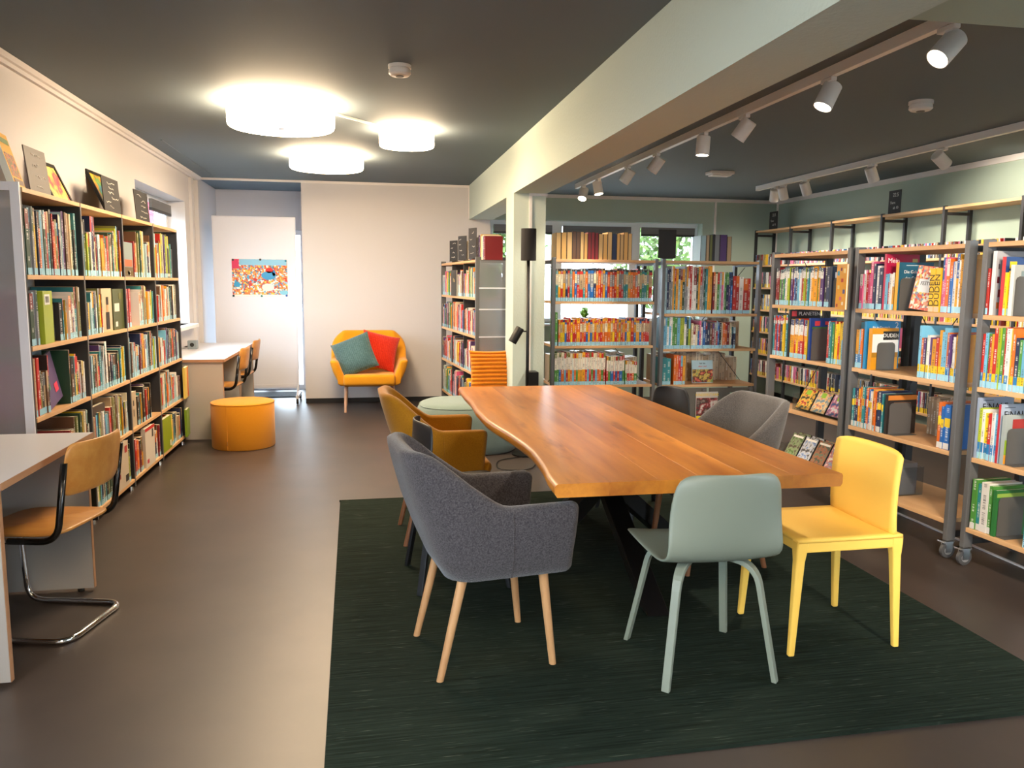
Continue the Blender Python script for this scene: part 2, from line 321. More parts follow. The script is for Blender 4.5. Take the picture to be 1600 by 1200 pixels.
sbox('trim_5', XR-.02, 2.42, 2.485, XR, YB-.02, 2.535, trim_m)
sbox('trim_6', BX0-.012, YB-.02, 2.22, BX0-.0, YB-.002, 2.585, trim_m)
sbox('trim_7', 4.43, YB-.02, 1.5, 4.455, YB, 2.495, white_pl)
sbox('trim_8', 1.402, 6.825, .25, 1.427, 6.84, 2.2, white_pl)
sbox('trim_9', 1.40, 6.815, 2.19, 1.56, 6.84, 2.21, white_pl)
sbox('trim_10', XL, 9.35, 0, XL+.03, 9.45, 2.56, white_wall)
sbox('trim_11', XL, 9.62, 0, XL+.045, 9.68, 2.56, white_wall)
sbox('trim_12', 3.345, 2.6, 0, 3.36, 5.4, .008, white_pl)
sbox('trim_13', XL+.2, 7.3, 2.609, XL+.215, 9.75, 2.615, ceil_m)
sbox('trim_14', XR-.02, YB-.04, 1.6, XR, YB-.02, 2.485, trim_m)
sbox('baseboard_back', -.7, YB-.014, 0, BX0+.26, YB, .055, black_base)
sbox('baseboard_left', XL, 1.4, 0, XL+.012, 9.3, .055, black_base)
sbox('baseboard_right', XR-.012, 2.42, 0, XR, YB, .055, black_base)

def window(name, axis, p, a0, a1, z0, z1, splits, depth=.06, blind=None):
    """frame bars, panes and casements of one window; p = plane of frame"""
    root = bpy.data.objects.new(name, None); COL.objects.link(root); struct(root)
    def bx(nm, u0, zz0, u1, zz1, q0, q1, m):
        if axis == 'x': return box(nm, q0, u0, zz0, q1, u1, zz1, m, root)
        return box(nm, u0, q0, zz0, u1, q1, zz1, m, root)
    fwid = .06
    bx('window_frame', a0, z1-fwid, a1, z1, p, p+depth, white_frame); bx('window_frame', a0, z0, a1, z0+fwid, p, p+depth, white_frame)
    bx('window_frame', a0, z0+fwid, a0+fwid, z1-fwid, p, p+depth, white_frame); bx('window_frame', a1-fwid, z0+fwid, a1, z1-fwid, p, p+depth, white_frame)
    for s in splits: bx('mullion', s-.07, z0+fwid, s+.07, z1-fwid, p, p+depth, white_frame)
    ed = [a0+fwid]+[x for s in splits for x in (s-.07, s+.07)]+[a1-fwid]
    for i in range(0, len(ed), 2):
        bx('pane', ed[i], z0+fwid, ed[i+1], z1-fwid, p+depth*.45, p+depth*.55, glass)
        if blind:
            for k in range(4): bx('blind_slat', ed[i], z1-.0825-.028*k, ed[i+1], z1-.055-.028*k, p-(.055 if blind > 0 else -.115), p-(.03 if blind > 0 else -.09), steel_d if k == 3 else steel)
    return root
window('window_1', 'x', XL-.24, 7.23, 9.13, .99, 2.28, [8.2], blind=-1)
window('unseen_window_2', 'x', XL-.24, -3.6, 1.9, .45, 2.4, [-1.75, .1])  # out of view; added and enlarged to bring daylight in from the left
window('added_window_4', 'x', XR+.1, -3.2, 1.6, .8, 2.35, [-1.6, 0])  # added out of view to brighten the annex with daylight
window('window_3', 'y', YB+.16, 1.53, 4.28, .95, 2.225, [2.40, 3.43], blind=1)
window('door_1', 'y', 11.12, -1.72, -.76, 0, 2.12, [-1.24])
sbox('window_sill_left', XL-.2, 7.2, .955, XL+.09, 9.16, .99, trim_m)
sbox('window_sill_annex', 1.53, YB-.1, .925, 4.28, YB+.16, .95, trim_m)

# ------------------------------------------------------------------ outside
sbox('ground_outside', -40, -30, -.4, 40, 45, -.35, mat('paving', '#8a8884', .9))
def tree(x, y, h, r, label):
    t = thing('tree', label, 'tree', (x, y, -.348)); MB().tube([(0, 0, 0), (.05, 0, h*.4), (0, .05, h*.6)], [.12, .1, .05]).build('trunk', bark, t)
    bm = MB(); rnd = random.Random(int(x*100))
    for i in range(1500):
        d = Vector((rnd.gauss(0, 1), rnd.gauss(0, 1), rnd.gauss(0, 1))).normalized()*r*rnd.random()**.4; c = d+Vector((0, 0, h*.62))
        a = Vector((rnd.gauss(0, 1), rnd.gauss(0, 1), rnd.gauss(0, 1))).normalized(); b = a.orthogonal().normalized(); s_ = .09
        bm.quad([c-a*s_, c-b*s_*.6, c+a*s_, c+b*s_*.6])
    cr = bm.build('crown', leaf2, t); cr['kind'] = 'stuff'
tree(5.5, 14.0, 4.0, 1.2, 'leafy tree outside the right annex window pane'); tree(2.35, 14.5, 4.4, 1.0, 'leafy tree farther off, seen left of the pillar')
o = box('banner', -3.05, 11.2, -.349, -3.0, 12.7, 3.6, red_ban); tag(o, 'plain red banner standing outside the left window', 'banner')

# ------------------------------------------------------------------ ceiling lamps, detectors, tracks
def drum(x, y, r, h, label):
    t = thing('ceiling_lamp', label, 'ceiling lamp', (x, y, ZC), 0, 'round drum ceiling lamps')
    MB().lathe([(.05, 0), (r*.93, 0), (r*.93, -.012), (.05, -.012)], 48).build('ceiling_plate', white_pl, t)
    o = MB().lathe([(.01, -.013), (r*.97, -.013), (r, -.02), (r, -h+.02), (r*.985, -h+.006), (r*.96, -h), (.01, -h)], 64).build('lamp_shade', lamp_m, t, smooth=True); smooth_auto(o, 60)
    MB().lathe([(.001, -h-.001), (.028, -h-.001), (.028, -h-.006), (.001, -h-.006)], 20).build('centre_cap', white_pl, t)
drum(-.52, 5.68, .345, .155, 'largest round drum lamp glowing on the ceiling, nearest')
drum(.345, 6.40, .21, .13, 'smallest round drum lamp glowing, at the end of a white cable duct')
drum(-.32, 7.82, .335, .13, 'round drum lamp glowing farthest back, near the back wall')
drum(-.3, -.4, .345, .155, 'added round drum lamp behind the viewpoint, out of view, for extra light'); drum(.3, -2.2, .335, .13, 'added round drum lamp by the near wall, out of view, for extra light')  # both lamps are added out of view as extra room light
bm = MB(); a = Vector((-.2, 5.86, 0)); b = Vector((.16, 6.30, 0)); dv = (b-a); an = math.atan2(dv.y, dv.x)
bm.box(0, -.009, -.014, dv.length, .009, 0); o = bm.build('cable_duct', white_pl); o.location = (a.x, a.y, ZC); o.rotation_euler = (0, 0, an); tag(o, 'thin white cable duct joining two ceiling lamps', 'cable duct')
def detector(x, y, z, r, label):
    t = thing('smoke_detector', label, 'smoke detector', (x, y, z)); MB().lathe([(.01, 0), (r, 0), (r, -.018), (.01, -.018)], 32).build('base', white_pl, t)
    MB().lathe([(.01, -.019), (r*.9, -.019), (r*.95, -.03), (r*.97, -.045), (r*.8, -.055), (.01, -.058)], 32).build('cap', white_pl, t); MB().lathe([(.004, -.0585), (r*.35, -.0585), (r*.35, -.061), (.004, -.061)], 20).build('sensor_grille', grey_plate, t)
detector(.21, 4.55, ZC, .062, 'white round smoke detector on the dark ceiling left of the beam'); detector(3.27, 4.4, ZA, .068, 'white round smoke detector on the annex ceiling')
t = thing('ceiling_sensor', 'flat white rectangular sensor box on the annex ceiling', 'sensor', (3.42, 7.47, ZA)); box('housing', -.12, -.075, -.03, .12, .075, 0, white_pl, t, bevel=.006); box('cover', -.1, -.055, -.045, .1, .055, -.0305, white_pl, t, bevel=.006)
def spot(x, y, aim, lit, label, grp, watt=SPOT_W, cone=62):
    t = thing('track_spotlight', label, 'spotlight', (x, y, ZA-.05), 0, grp)
    box('track_adapter', -.016, -.05, -.022, .016, .05, -.0005, white_pl, t, bevel=.004); MB().tube([(0, 0, -.022), (0, 0, -.07)], .011, 10).build('stem', white_pl, t)
    d = Vector(aim).normalized(); q = Vector((0, 0, -1)).rotation_difference(d).to_matrix().to_4x4(); q.translation = Vector((0, 0, -.085))-d*.03
    o = MB().lathe([(.004, .035), (.042, .035), (.047, .03), (.047, -.095), (.043, -.095), (.041, -.085), (.004, -.085)], 28, mt=q).build('head', white_pl, t); smooth_auto(o)
    MB().lathe([(.001, -.0855), (.0405, -.0855), (.0405, -.0875), (.001, -.0875)], 24, mt=q).build('lens', lens_m if lit else grey_plate, t)
    if lit:
        ld = bpy.data.lights.new('spot_light', 'SPOT'); ld.energy = watt; ld.color = (1, .86, .68); ld.spot_size = math.radians(cone); ld.spot_blend = .6; ld.shadow_soft_size = .035
        lo = bpy.data.objects.new('spot_bulb', ld); COL.objects.link(lo); lo.parent = t; m2 = q.copy(); m2.translation = q @ Vector((0, 0, -.1)); lo.matrix_local = m2
o = thing('spotlight_track', 'long white ceiling track beside the pale beam', 'light track', (2.33, 2.45, ZA)); box('rail', -.018, 0, -.05, .018, 6.3, 0, white_pl, o); box('end_cap', -.019, 6.3, -.051, .019, 6.32, 0, white_pl, o)
o = thing('spotlight_track', 'long white ceiling track near the right wall', 'light track', (4.33, 2.45, ZA)); box('rail', -.02, 0, -.05, .02, 6.0, 0, white_pl, o); box('end_cap', -.021, 6.0, -.051, .021, 6.02, 0, white_pl, o)
SP = [(8.48, (-.35, -.5, -1), 1), (7.93, (.12, -.2, -1), 1), (7.01, (-.55, .45, -1), 1), (6.29, (-.6, .45, -1), 1), (5.38, (-.05, .0, -1), 1), (4.77, (-.55, .5, -1), 1), (3.85, (-.5, -.05, -1), 1), (3.0, (-.95, -.1, -1), 1)]
for i, (y, a, l) in enumerate(SP): spot(2.33, y, a, l, f'white cylindrical track spotlight, {ordw(len(SP)-i)} from the near end beside the beam', 'spotlights on the beam track')
for i, (y, a, l) in enumerate([(8.08, (.25, .6, -1), 1), (7.9, (.4, .2, -1), 1), (7.46, (.5, .2, -1), 1), (6.4, (.5, .1, -1), 1), (5.55, (.9, .15, -.6), 1), (4.4, (.5, 0, -1), 1), (3.4, (.5, 0, -1), 1)]):
    spot(4.33, y, a, l, f'white cylindrical track spotlight, {ordw(i+1)} from the far end near right wall', 'spotlights on the right track', 48, 110)
o = thing('spotlight_track', 'added unseen ceiling track on the near side of the cross beam', 'light track', (1.95, -1.6, ZA)); box('rail', -.018, 0, -.05, .018, 3.5, 0, white_pl, o); box('end_cap', -.019, -.02, -.051, .019, 0, 0, white_pl, o)  # added track hidden by the cross beam, carries extra spots
for i, y in enumerate((1.5, .7, -.1, -.9)): spot(1.95, y, (.5, 1.0, -.62), 1, f'added unseen track spotlight near the cross beam, {ordw(i+1)} from it', 'added spotlights on the near track', 105)  # added spots out of view, brighten the right-hand shelves

# ------------------------------------------------------------------ rug and table
t = thing('rug', 'large dark green woven rug under the long table', 'rug', (1.165, 3.75, 0), math.radians(.7))
o = box('pile', -1.32, -1.545, .0005, 1.32, 1.545, .012, rug_m, t, bevel=.004)
for yy in (-1.556, 1.5455): box('bound_edge', -1.325, yy, .0005, 1.325, yy+.0105, .0123, rug_m, t)
TZ = .75
t = thing('dining_table', 'long solid oak plank table with live edge and black crossed base', 'table', (1.17, 4.0, .012))
LE = [(5.36, .62), (5.05, .615), (4.73, .62), (4.4, .605), (4.04, .61), (3.85, .63), (3.67, .655), (3.45, .675), (3.29, .685), (3.1, .68), (2.93, .668), (2.8, .652), (2.67, .648)]
RE = [(5.32, 1.69), (4.6, 1.70), (3.83, 1.725), (3.2, 1.742), (2.66, 1.765)]
def itp(tab, y):
    for (a, b), (c, d) in zip(tab, tab[1:]):
        if c <= y <= a:
            k = (y-c)/(a-c); return d+(b-d)*k
    return tab[0][1] if y > tab[0][0] else tab[-1][1]
cuts = [0, .17, .345, .50, .67, .83, 1]
NY = 40
for k in range(6):
    bm = MB(); rings = []
    for j in range(NY+1):
        y = 5.34-(5.34-2.67)*j/NY
        xl, xr = itp(LE, y), itp(RE, y); x0 = .665+(1.745-.665)*cuts[k]; x1 = .665+(1.745-.665)*cuts[k+1]
        if k == 0: x0 = xl
        if k == 5: x1 = xr
        zt, zb = TZ-.012, TZ-.062; e = .0005
        if k == 0: sec = [(x0+.012, zb), (x1-e*.2, zb), (x1-e*.2, zt-e), (x1-e, zt), (x0+.016, zt), (x0+.005, zt-.006), (x0, zt-.016), (x0+.002, zt-.034)]
        elif k == 5: sec = [(x0+e*.2, zb), (x1-.008, zb), (x1, zb+.012), (x1, zt-.008), (x1-.006, zt), (x0+e, zt), (x0+e*.2, zt-e)]
        else: sec = [(x0+e*.2, zb), (x1-e*.2, zb), (x1-e*.2, zt-e), (x1-e, zt), (x0+e, zt), (x0+e*.2, zt-e)]
        rings.append([Vector((x-1.17, y-4.0, z)) for x, z in sec])
    bm.loft(rings); smooth_auto(bm.build('plank', oak_table, t), 35)
CX, CY = .07, .0
box('mounting_plate', CX-.3, CY-.3, .668, CX+.3, CY+.3, .6755, blackm, t)
def beam_leg(a, b, wd, hd):
    a, b = Vector(a), Vector(b); d = (b-a).normalized(); h = Vector((d.x, d.y, 0)).normalized(); s_ = Vector((-h.y, h.x, 0)); bm = MB()
    sec = lambda p: [p+s_*wd/2*i+h*hd/2*j for i, j in ((-1, -1), (1, -1), (1, 1), (-1, 1))]
    bm.loft([sec(a), sec(b)]); return bm.build('leg', blackm, t, bevel=.004)
for fx, fy in ((.80, 3.84), (1.23, 3.18), (1.69, 4.15), (1.26, 4.82)):
    dx, dy = fx-1.17-CX, fy-4.0-CY; beam_leg((CX-dx*.62, CY-dy*.62, .667), (CX+dx, CY+dy, .022), .10, .13)
    lo = MB().lathe([(.001, .002), (.03, .002), (.03, .0215), (.001, .0215)], 16, cx=CX+dx, cy=CY+dy).build('levelling_foot', chrome, t)
# ------------------------------------------------------------------ chairs
def tub(name, label, loc, rz, fab, legm, hw=.285, arm=.645, back=.845, grp=None, zb=.375, legs_foot=(.21, .2), thick=.05, fx=.27, lean=.13, seat_z=.455, legr=.0185, flare=0.0, bx=-.19, sf=0.0, sw=0.0):
    t = thing(name, label, 'chair', loc, rz, grp)
    N = 56; rings = []
    def plan(s, hw_, xf, xb, rad):
        # U path from front-left (+y) round the back to front-right, s in 0..1
        Ls = xf-xb-rad; La = PI/2*rad; Lb = 2*(hw_-rad); T = 2*Ls+2*La+Lb; d = s*T
        if d < Ls: return xf-d, hw_
        d -= Ls
        if d < La: a = d/rad; return xb+rad-rad*math.sin(a), hw_-rad+rad*math.cos(a)
        d -= La
        if d < Lb: return xb, hw_-rad-d
        d -= Lb
        if d < La: a = d/rad; return xb+rad-rad*math.cos(a), -(hw_-rad)-rad*math.sin(a)
        d -= La; return xb+rad+d, -hw_
    def sm(a, b, x): k = max(0, min(1, (x-a)/(b-a))); return k*k*(3-2*k)
    for j in range(N+1):
        s = j/N; xb_, yb_ = plan(s, hw-.045, fx-.03, bx, .10); xt, yt = plan(s, hw+flare, fx-.01, bx-.03, .09)
        f = sm(.16, .36, s)*(1-sm(.64, .84, s)); fl = sm(.20, .42, s)*(1-sm(.58, .80, s))
        zt = arm+(back-arm)*f; xt -= lean*fl
        ctr = Vector((.02, 0, 0)); ob = Vector((xb_, yb_, zb)); ot = Vector((xt, yt, zt))
        s2 = min(1, max(0, s+.004)); s1 = max(0, s-.004)
        pa, pb = plan(s1, hw, fx, bx, .1), plan(s2, hw, fx, bx, .1); tg = Vector((pb[0]-pa[0], pb[1]-pa[1], 0)).normalized(); inn = Vector((-tg.y, tg.x, 0))
        sec = []
        for k in (0, .12, .3, .55, .8, .94): sec.append(ob.lerp(ot, k)-inn*(-.0)+inn*(-.018*math.sin(PI*min(1, k*1.0)))*1.0)
        for a in (30, 75, 105, 150): A = math.radians(a); sec.append(ot+inn*(thick/2-thick/2*math.cos(A))+Vector((0, 0, -.0+.018*math.sin(A)-.016)))
        for k in (.94, .7, .4, .12, 0): sec.append(ob.lerp(ot, k)+inn*(thick))
        rings.append(sec)
    # round the two arm ends
    def endring(rg, a):
        c = sum(rg, Vector())/len(rg); top_z = max(p.z for p in rg); k = 1-math.cos(a); R_ = .034
        return [Vector((p.x+R_*math.sin(a), c.y+(p.y-c.y)*max(.02, math.cos(a)), p.z-(p.z-c.z)/abs(p.z-c.z+1e-6)*R_*.9*k if abs(p.z-c.z) > R_ else p.z)) for p in rg]
    ea = [math.radians(q) for q in (20, 40, 58, 74, 86)]
    rings = [endring(rings[0], a) for a in ea[::-1]]+rings+[endring(rings[-1], a) for a in ea]
    bm = MB(); bm.loft(rings); bm.build('upholstered_shell', fab, t, smooth=True)
    for jj in (5+9, len(rings)-1-5-9):
        c_ = sum(rings[jj], Vector())/len(rings[jj]); MB().tube([p_+Vector((p_.x-c_.x, p_.y-c_.y, 0)).normalized()*.0005 for p_ in rings[jj][0:6]], .0022, 6).build('seam', fab, t)
    bm = MB(); hw2 = hw-thick-.035+sw; bm.box(bx+.04, -hw2, zb+.004, fx-.005+sf, hw2, seat_z); bm.build('seat_cushion', fab, t, smooth=True, bevel=.035, seg=4)
    box('seat_base', bx+.02, -hw2+.01, zb-.012, fx-.04, hw2-.01, zb+.003, fab, t, bevel=.008)
    fxx, fyy = legs_foot
    for sx_ in (1, -1):
        for sy_ in (1, -1):
            tp = Vector(((fx-.09) if sx_ > 0 else (bx+.06), sy_*(hw-.10), zb)); ft = Vector((fxx*sx_+ (.01 if sx_ > 0 else -.01), sy_*fyy, .0005))
            smooth_auto(MB().loft([[p_+Vector((math.cos(2*PI*q_/16), math.sin(2*PI*q_/16), 0))*r_ for q_ in range(16)] for p_, r_ in ((tp, legr), (ft, legr*.72))]).build('leg', legm, t))
    return t
Z0 = .0124
tub('tub_armchair', 'grey wool tub armchair with wooden legs, nearest on the left of the table', (.44, 2.98, Z0), math.radians(8.5), grey_wool, wood_leg, grp='tub armchairs at the table', back=.85, thick=.06)
tub('tub_armchair', 'mustard yellow tub armchair at the far left of the table', (.42, 4.49, Z0), math.radians(2), mustard, brown_leg, grp='tub armchairs at the table', back=.84, fx=.20, sf=.07)
tub('tub_armchair', 'grey-brown tub armchair on the right side of the table', (1.76, 3.83, Z0), math.radians(186), grey_wool2, brown_leg, grp='tub armchairs at the table', back=.86)
def shell_chair(label, loc, rz, m, grp, fwd=0.0):
    t = thing('shell_chair', label, 'chair', loc, rz, grp)
    prof = [Vector(p) for p in ((.235, 0, .435), (.222, 0, .452), (.18, 0, .458), (.05, 0, .452), (-.08, 0, .444), (-.15, 0, .446), (-.195, 0, .468), (-.22, 0, .51), (-.235, 0, .57), (-.25, 0, .65), (-.262, 0, .72), (-.268, 0, .77), (-.271, 0, .795))]
    hw = [.20, .222, .232, .232, .226, .222, .22, .219, .216, .211, .204, .187, .145]
    bm = MB(); rows = []; nu = 14
    for i, (p, h) in enumerate(zip(prof, hw)):
        row = []
        for j in range(nu+1):
            u = -1+2*j/nu; cv = .055*max(0, min(1, (p.z-.5)/.12))*u*u
            row.append(Vector((p.x+cv+fwd*max(0, min(1, (p.z-.46)/.3)), u*h, p.z+(.012*u*u if p.z < .47 else 0)-(.012*u**4 if i == len(prof)-1 else 0))))
        rows.append(row)
    vs_ = [v for r in rows for v in r]; fs = [(i*(nu+1)+j, i*(nu+1)+j+1, (i+1)*(nu+1)+j+1, (i+1)*(nu+1)+j) for i in range(len(prof)-1) for j in range(nu)]
    bm.raw(vs_, fs); o = bm.build('seat_shell', m, t, smooth=True, solid=.012, sub=1)
    for sx_ in (1, -1):
        for sy_ in (1, -1):
            path = fillet([(sx_*.03, sy_*.05, .432), (sx_*.14 - .01, sy_*.15, .424), (sx_*.215, sy_*.21, .001)], .09, 8)
            rings = []
            for k, p in enumerate(path):
                tt = k/(len(path)-1); d = (path[min(k+1, len(path)-1)]-path[max(k-1, 0)]).normalized(); side = Vector((-sy_*sx_*.72, .69*1.0, 0)) if False else Vector((-sy_*.7, sx_*.7, 0)).normalized(); nrm = d.cross(side).normalized(); side = nrm.cross(d).normalized()
                w2 = .021-.006*tt; th = .0095; rings.append([p+side*w2*a+nrm*th*b for a, b in ((-1, -1), (1, -1), (1, 1), (-1, 1))])
            rings[-1] = [Vector((q.x, q.y, .0008)) for q in rings[-1]]; MB().loft(rings).build('leg', m, t, bevel=.003)
    return t
shell_chair('sage green plywood shell chair at the near end of the table', (1.245, 2.755, Z0), PI/2, sage_pl, 'plywood shell chairs')
shell_chair('black plywood shell chair between grey and mustard armchairs', (.432, 3.79, Z0), math.radians(5), black_pl, 'plywood shell chairs', fwd=.065)
shell_chair('black plywood shell chair at the far right side of the table', (1.72, 4.70, Z0), math.radians(192), black_pl, 'plywood shell chairs', fwd=.03)
# yellow monobloc chair
t = thing('monobloc_chair', 'sunny yellow moulded plastic chair at the near right table corner', 'chair', (1.845, 2.93, Z0), math.radians(181))
bm = MB(); nu, nv = 12, 14; vs_ = []
for i in range(nv+1):
    for j in range(nu+1):
        u = -1+2*j/nu; k = i/nv; x = .225-.45*k; vs_.append((x, u*.215, .462-.012*math.sin(PI*k)*(1-u*u)+.0))
fs = [(i*(nu+1)+j, i*(nu+1)+j+1, (i+1)*(nu+1)+j+1, (i+1)*(nu+1)+j) for i in range(nv) for j in range(nu)]
MB().raw(vs_, fs).build('seat', yellow_pl, t, smooth=True, solid=.014)
vs_ = []
for i in range(nv+1):
    for j in range(nu+1):
        u = -1+2*j/nu; k = i/nv; z = .462+.335*k; hw_ = .212 if k < .9 else .212-.02*((k-.9)/.1)**2
        vs_.append((-.192-.012*k+.012*math.sin(PI*k)-(.022*(1-u*u))*min(1, k*2), u*hw_, z - (.012*abs(u)**5 if k > .95 else 0)))
MB().raw(vs_, fs).build('backrest', yellow_pl, t, smooth=True, solid=.014)
for sx_ in (1, -1):
    for sy_ in (1, -1):
        rings = []
        for k, (z, wd) in enumerate(((.462, .040), (.43, .038), (.38, .030), (.2, .025), (.0005, .020))):
            cx = sx_*(.205+.025*(1-z/.46)); cy = sy_*(.193+.012*(1-z/.46)); rings.append([Vector((cx+a*wd*.62-sx_*0, cy+b*wd*.55, z)) for a, b in ((-1, -1), (1, -1), (1, 1), (-1, 1))])
        MB().loft(rings).build('leg', yellow_pl, t, bevel=.006, seg=3)
for sy_ in (1, -1): box('side_rail', -.20, sy_*.212, .415, .20, sy_*.196, .458, yellow_pl, t, bevel=.005)
for sx_ in (1, -1): box('cross_rail', sx_*.222, -.19, .418, sx_*.206, .19, .458, yellow_pl, t, bevel=.005)
# cantilever chairs
def canti(label, loc, rz):
    t = thing('cantilever_chair', label, 'chair', loc, rz, 'beech cantilever desk chairs')
    hw_ = .205; r = .0125
    half = lambda s_: [(-.245, s_*hw_, .74), (-.20, s_*hw_, .425), (.24, s_*hw_, .425), (.215, s_*hw_, r), (-.215, s_*hw_, r)]
    pts = half(1)+half(-1)[::-1]; MB().tube(fillet(pts, .075, 8), r, 14).build('tube_frame', chrome, t, smooth=True)
    for s_ in (1, -1):
        seg = fillet([(-.245, s_*hw_, .742), (-.20, s_*hw_, .425), (.0, s_*hw_, .425)], .075, 8); MB().tube(seg, r*1.06, 14).build('upper_tube', black_tube, t, smooth=True)
    bm = MB(); n = 32; ring = []
    for j in range(n):
        a = 2*PI*j/n; c, s_ = math.cos(a), math.sin(a); e = .35; ring.append((math.copysign(abs(c)**e, c)*.205, math.copysign(abs(s_)**e, s_)*.20))
    bm.loft([[Vector((x*k, y*k, z+.012*(x/.2)**2*(-1 if x > 0 else .4))) for x, y in ring] for k, z in ((.0, .4385), (.97, .4385), (1, .443), (1, .449), (.97, .453), (.0, .4515))]); bm.build('seat', ply, t, smooth=True)
    bm = MB(); nu, nv = 12, 8; vs_ = []
    for i in range(nv+1):
        for j in range(nu+1):
            u = -1+2*j/nu; k = i/nv; cor = abs(2*k-1)**6*.03; vs_.append((-.262-.03*k+.07*u*u*.55+.0, u*(.205-cor), .60+.215*k))
    fs = [(i*(nu+1)+j, i*(nu+1)+j+1, (i+1)*(nu+1)+j+1, (i+1)*(nu+1)+j) for i in range(nv) for j in range(nu)]
    MB().raw(vs_, fs).build('backrest', ply, t, smooth=True, solid=.011, sub=1)
    for s_ in (1, -1):
        for z in (.67, .72): MB().lathe([(.0005, 0), (.006, 0), (.005, .003), (.0005, .004)], 10, mt=Matrix.Translation((-.232, s_*hw_*.86, z)) @ Matrix.Rotation(PI/2, 4, 'Y')).build('rivet', chrome, t)
    return t
canti('beech cantilever chair with chrome tube frame at the near left desk', (-1.345, 3.555, .0005), math.radians(167))
canti('beech cantilever chair tucked under the desk by the pouf', (-1.40, 8.12, .0005), math.radians(176))
canti('beech cantilever chair at the farthest desk beside the whiteboard', (-1.42, 9.12, .0005), math.radians(178))
# lounge armchair
t = tub('lounge_armchair', 'bright mustard lounge armchair with pale legs against the back wall', (.05, 9.28, .0005), math.radians(-90), mustard2, pale_leg, hw=.36, arm=.585, back=.885, zb=.30, legs_foot=(.25, .27), thick=.085, fx=.30, lean=.10, seat_z=.43, legr=.02, flare=.07, bx=-.24, sf=.06, sw=.045)
def pillow(name, label, loc, rot, size, m, ridges=0, puff=.09):
    n = 99 if ridges else 28; bm = MB(); top = []; bot = []
    for i in range(n+1):
        for j in range(n+1):
            u, v = -1+2*i/n, -1+2*j/n; e = (max(0, 1-abs(u)**2.6)*max(0, 1-abs(v)**2.6))**.5; pin = 1-.07*(1-abs(u)**2)*abs(v)**3; pin2 = 1-.07*(1-abs(v)**2)*abs(u)**3
            x, y = u*size/2*pin2, v*size/2*pin; z = puff*e
            if ridges: z = puff*.8*e+.02*abs(math.sin(PI*ridges*(v+1)/2))*(1 if e > .02 else .3)
            top.append((x, y, z)); bot.append((x, y, -z))
    fs = [(i*(n+1)+j, (i+1)*(n+1)+j, (i+1)*(n+1)+j+1, i*(n+1)+j+1) for i in range(n) for j in range(n)]
    bm.raw(top, fs); bm.raw(bot, [f[::-1] for f in fs]); o = bm.build(name, m, smooth=True); o.location = loc; o.rotation_euler = rot; return tag(o, label, 'cushion', 'scatter cushions')
pillow('cushion', 'red woven cushion leaning in the mustard lounge armchair', (.16, 9.28, .665), (math.radians(68), math.radians(14), math.radians(4)), .43, red_knit)
pillow('cushion', 'teal woven cushion leaning in front of the red cushion', (-.11, 9.13, .63), (math.radians(62), math.radians(-22), math.radians(-6)), .45, teal_knit)
pillow('cushion', 'orange ribbed plush cushion standing on the sage pouf', (1.135, 7.18, .645), (math.radians(80), 0, math.radians(2)), .40, plush, ridges=11, puff=.075)
# poufs
t = thing('round_pouf', 'round orange felt pouf on the floor by the desk', 'pouf', (-1.065, 7.30, .0005))
o = MB().lathe([(.001, .001), (.262, .001), (.268, .01), (.268, .385), (.262, .397), (.25, .401), (.001, .403)], 56).build('body', orange_f, t); smooth_auto(o, 50)
MB().tube([(.2665*math.cos(2*PI*j/56), .2665*math.sin(2*PI*j/56), .392) for j in range(56)], .004, 6, closed=True).build('top_seam', orange_f, t, smooth=True)
MB().tube([(-.10, -.2495, .01), (-.10, -.2495, .385)], .003, 6).build('side_seam', orange_f, t); box('woven_tag', -.101, -.262, .05, -.099, -.247, .085, dark_print, t)
t = thing('oblong_pouf', 'large rounded sage felt pouf behind the mustard armchair', 'pouf', (.88, 6.90, .0005))
def supell(a, b, e, n=56): return [(math.copysign(abs(math.cos(2*PI*j/n))**e, math.cos(2*PI*j/n))*a, math.copysign(abs(math.sin(2*PI*j/n))**e, math.sin(2*PI*j/n))*b) for j in range(n)]
se = supell(1, 1, .8); rings = [[Vector((x*.445*k, y*.37*k, z)) for x, y in se] for k, z in ((.01, .001), (.90, .001), (.96, .02), (1, .08), (1.01, .2), (1, .31), (.97, .37), (.91, .41), (.8, .428), (.5, .434), (.01, .436))]
MB().loft(rings).build('body', sage_f, t, smooth=True)
MB().tube([(x*.445*.935, y*.37*.935, .397) for x, y in se], .004, 6, closed=True).build('top_seam', sage_f, t, smooth=True)
# floor lamp
t = thing('floor_lamp', 'slim black floor lamp with drum shade and reading spot', 'floor lamp', (1.345, 6.56, .0005))
MB().lathe([(.001, 0), (.125, 0), (.125, .012), (.02, .016), (.001, .016)], 36).build('base', blackm, t); MB().tube([(0, 0, .01), (0, 0, 1.66)], .0135, 14).build('pole', blackm, t, smooth=True)
o = MB().lathe([(.061, 1.635), (.063, 1.635), (.063, 1.895), (.061, 1.895)], 36).build('lamp_shade', mat('black_shade', '#1d1a19', .8), t); smooth_auto(o)
MB().lathe([(.001, 1.66), (.06, 1.66), (.06, 1.665), (.001, 1.665)], 24).build('shade_disc', blackm, t)
MB().tube([(0, 0, 1.05), (-.07, -.01, 1.05)], .006, 8).build('reading_arm', blackm, t)
q = Matrix.Translation((-.10, -.015, 1.02)) @ Matrix.Rotation(math.radians(30), 4, 'Y')
o = MB().lathe([(.001, .07), (.033, .07), (.036, .066), (.036, -.07), (.033, -.07), (.031, -.06), (.001, -.06)], 28, mt=q).build('reading_spot', blackm, t); smooth_auto(o)
o = box('cable_box', 1.385, 6.70, .3, 1.475, 6.838, .69, blackm, None, bevel=.004); tag(o, 'black box mounted low on the pillar behind the lamp', 'cable box')
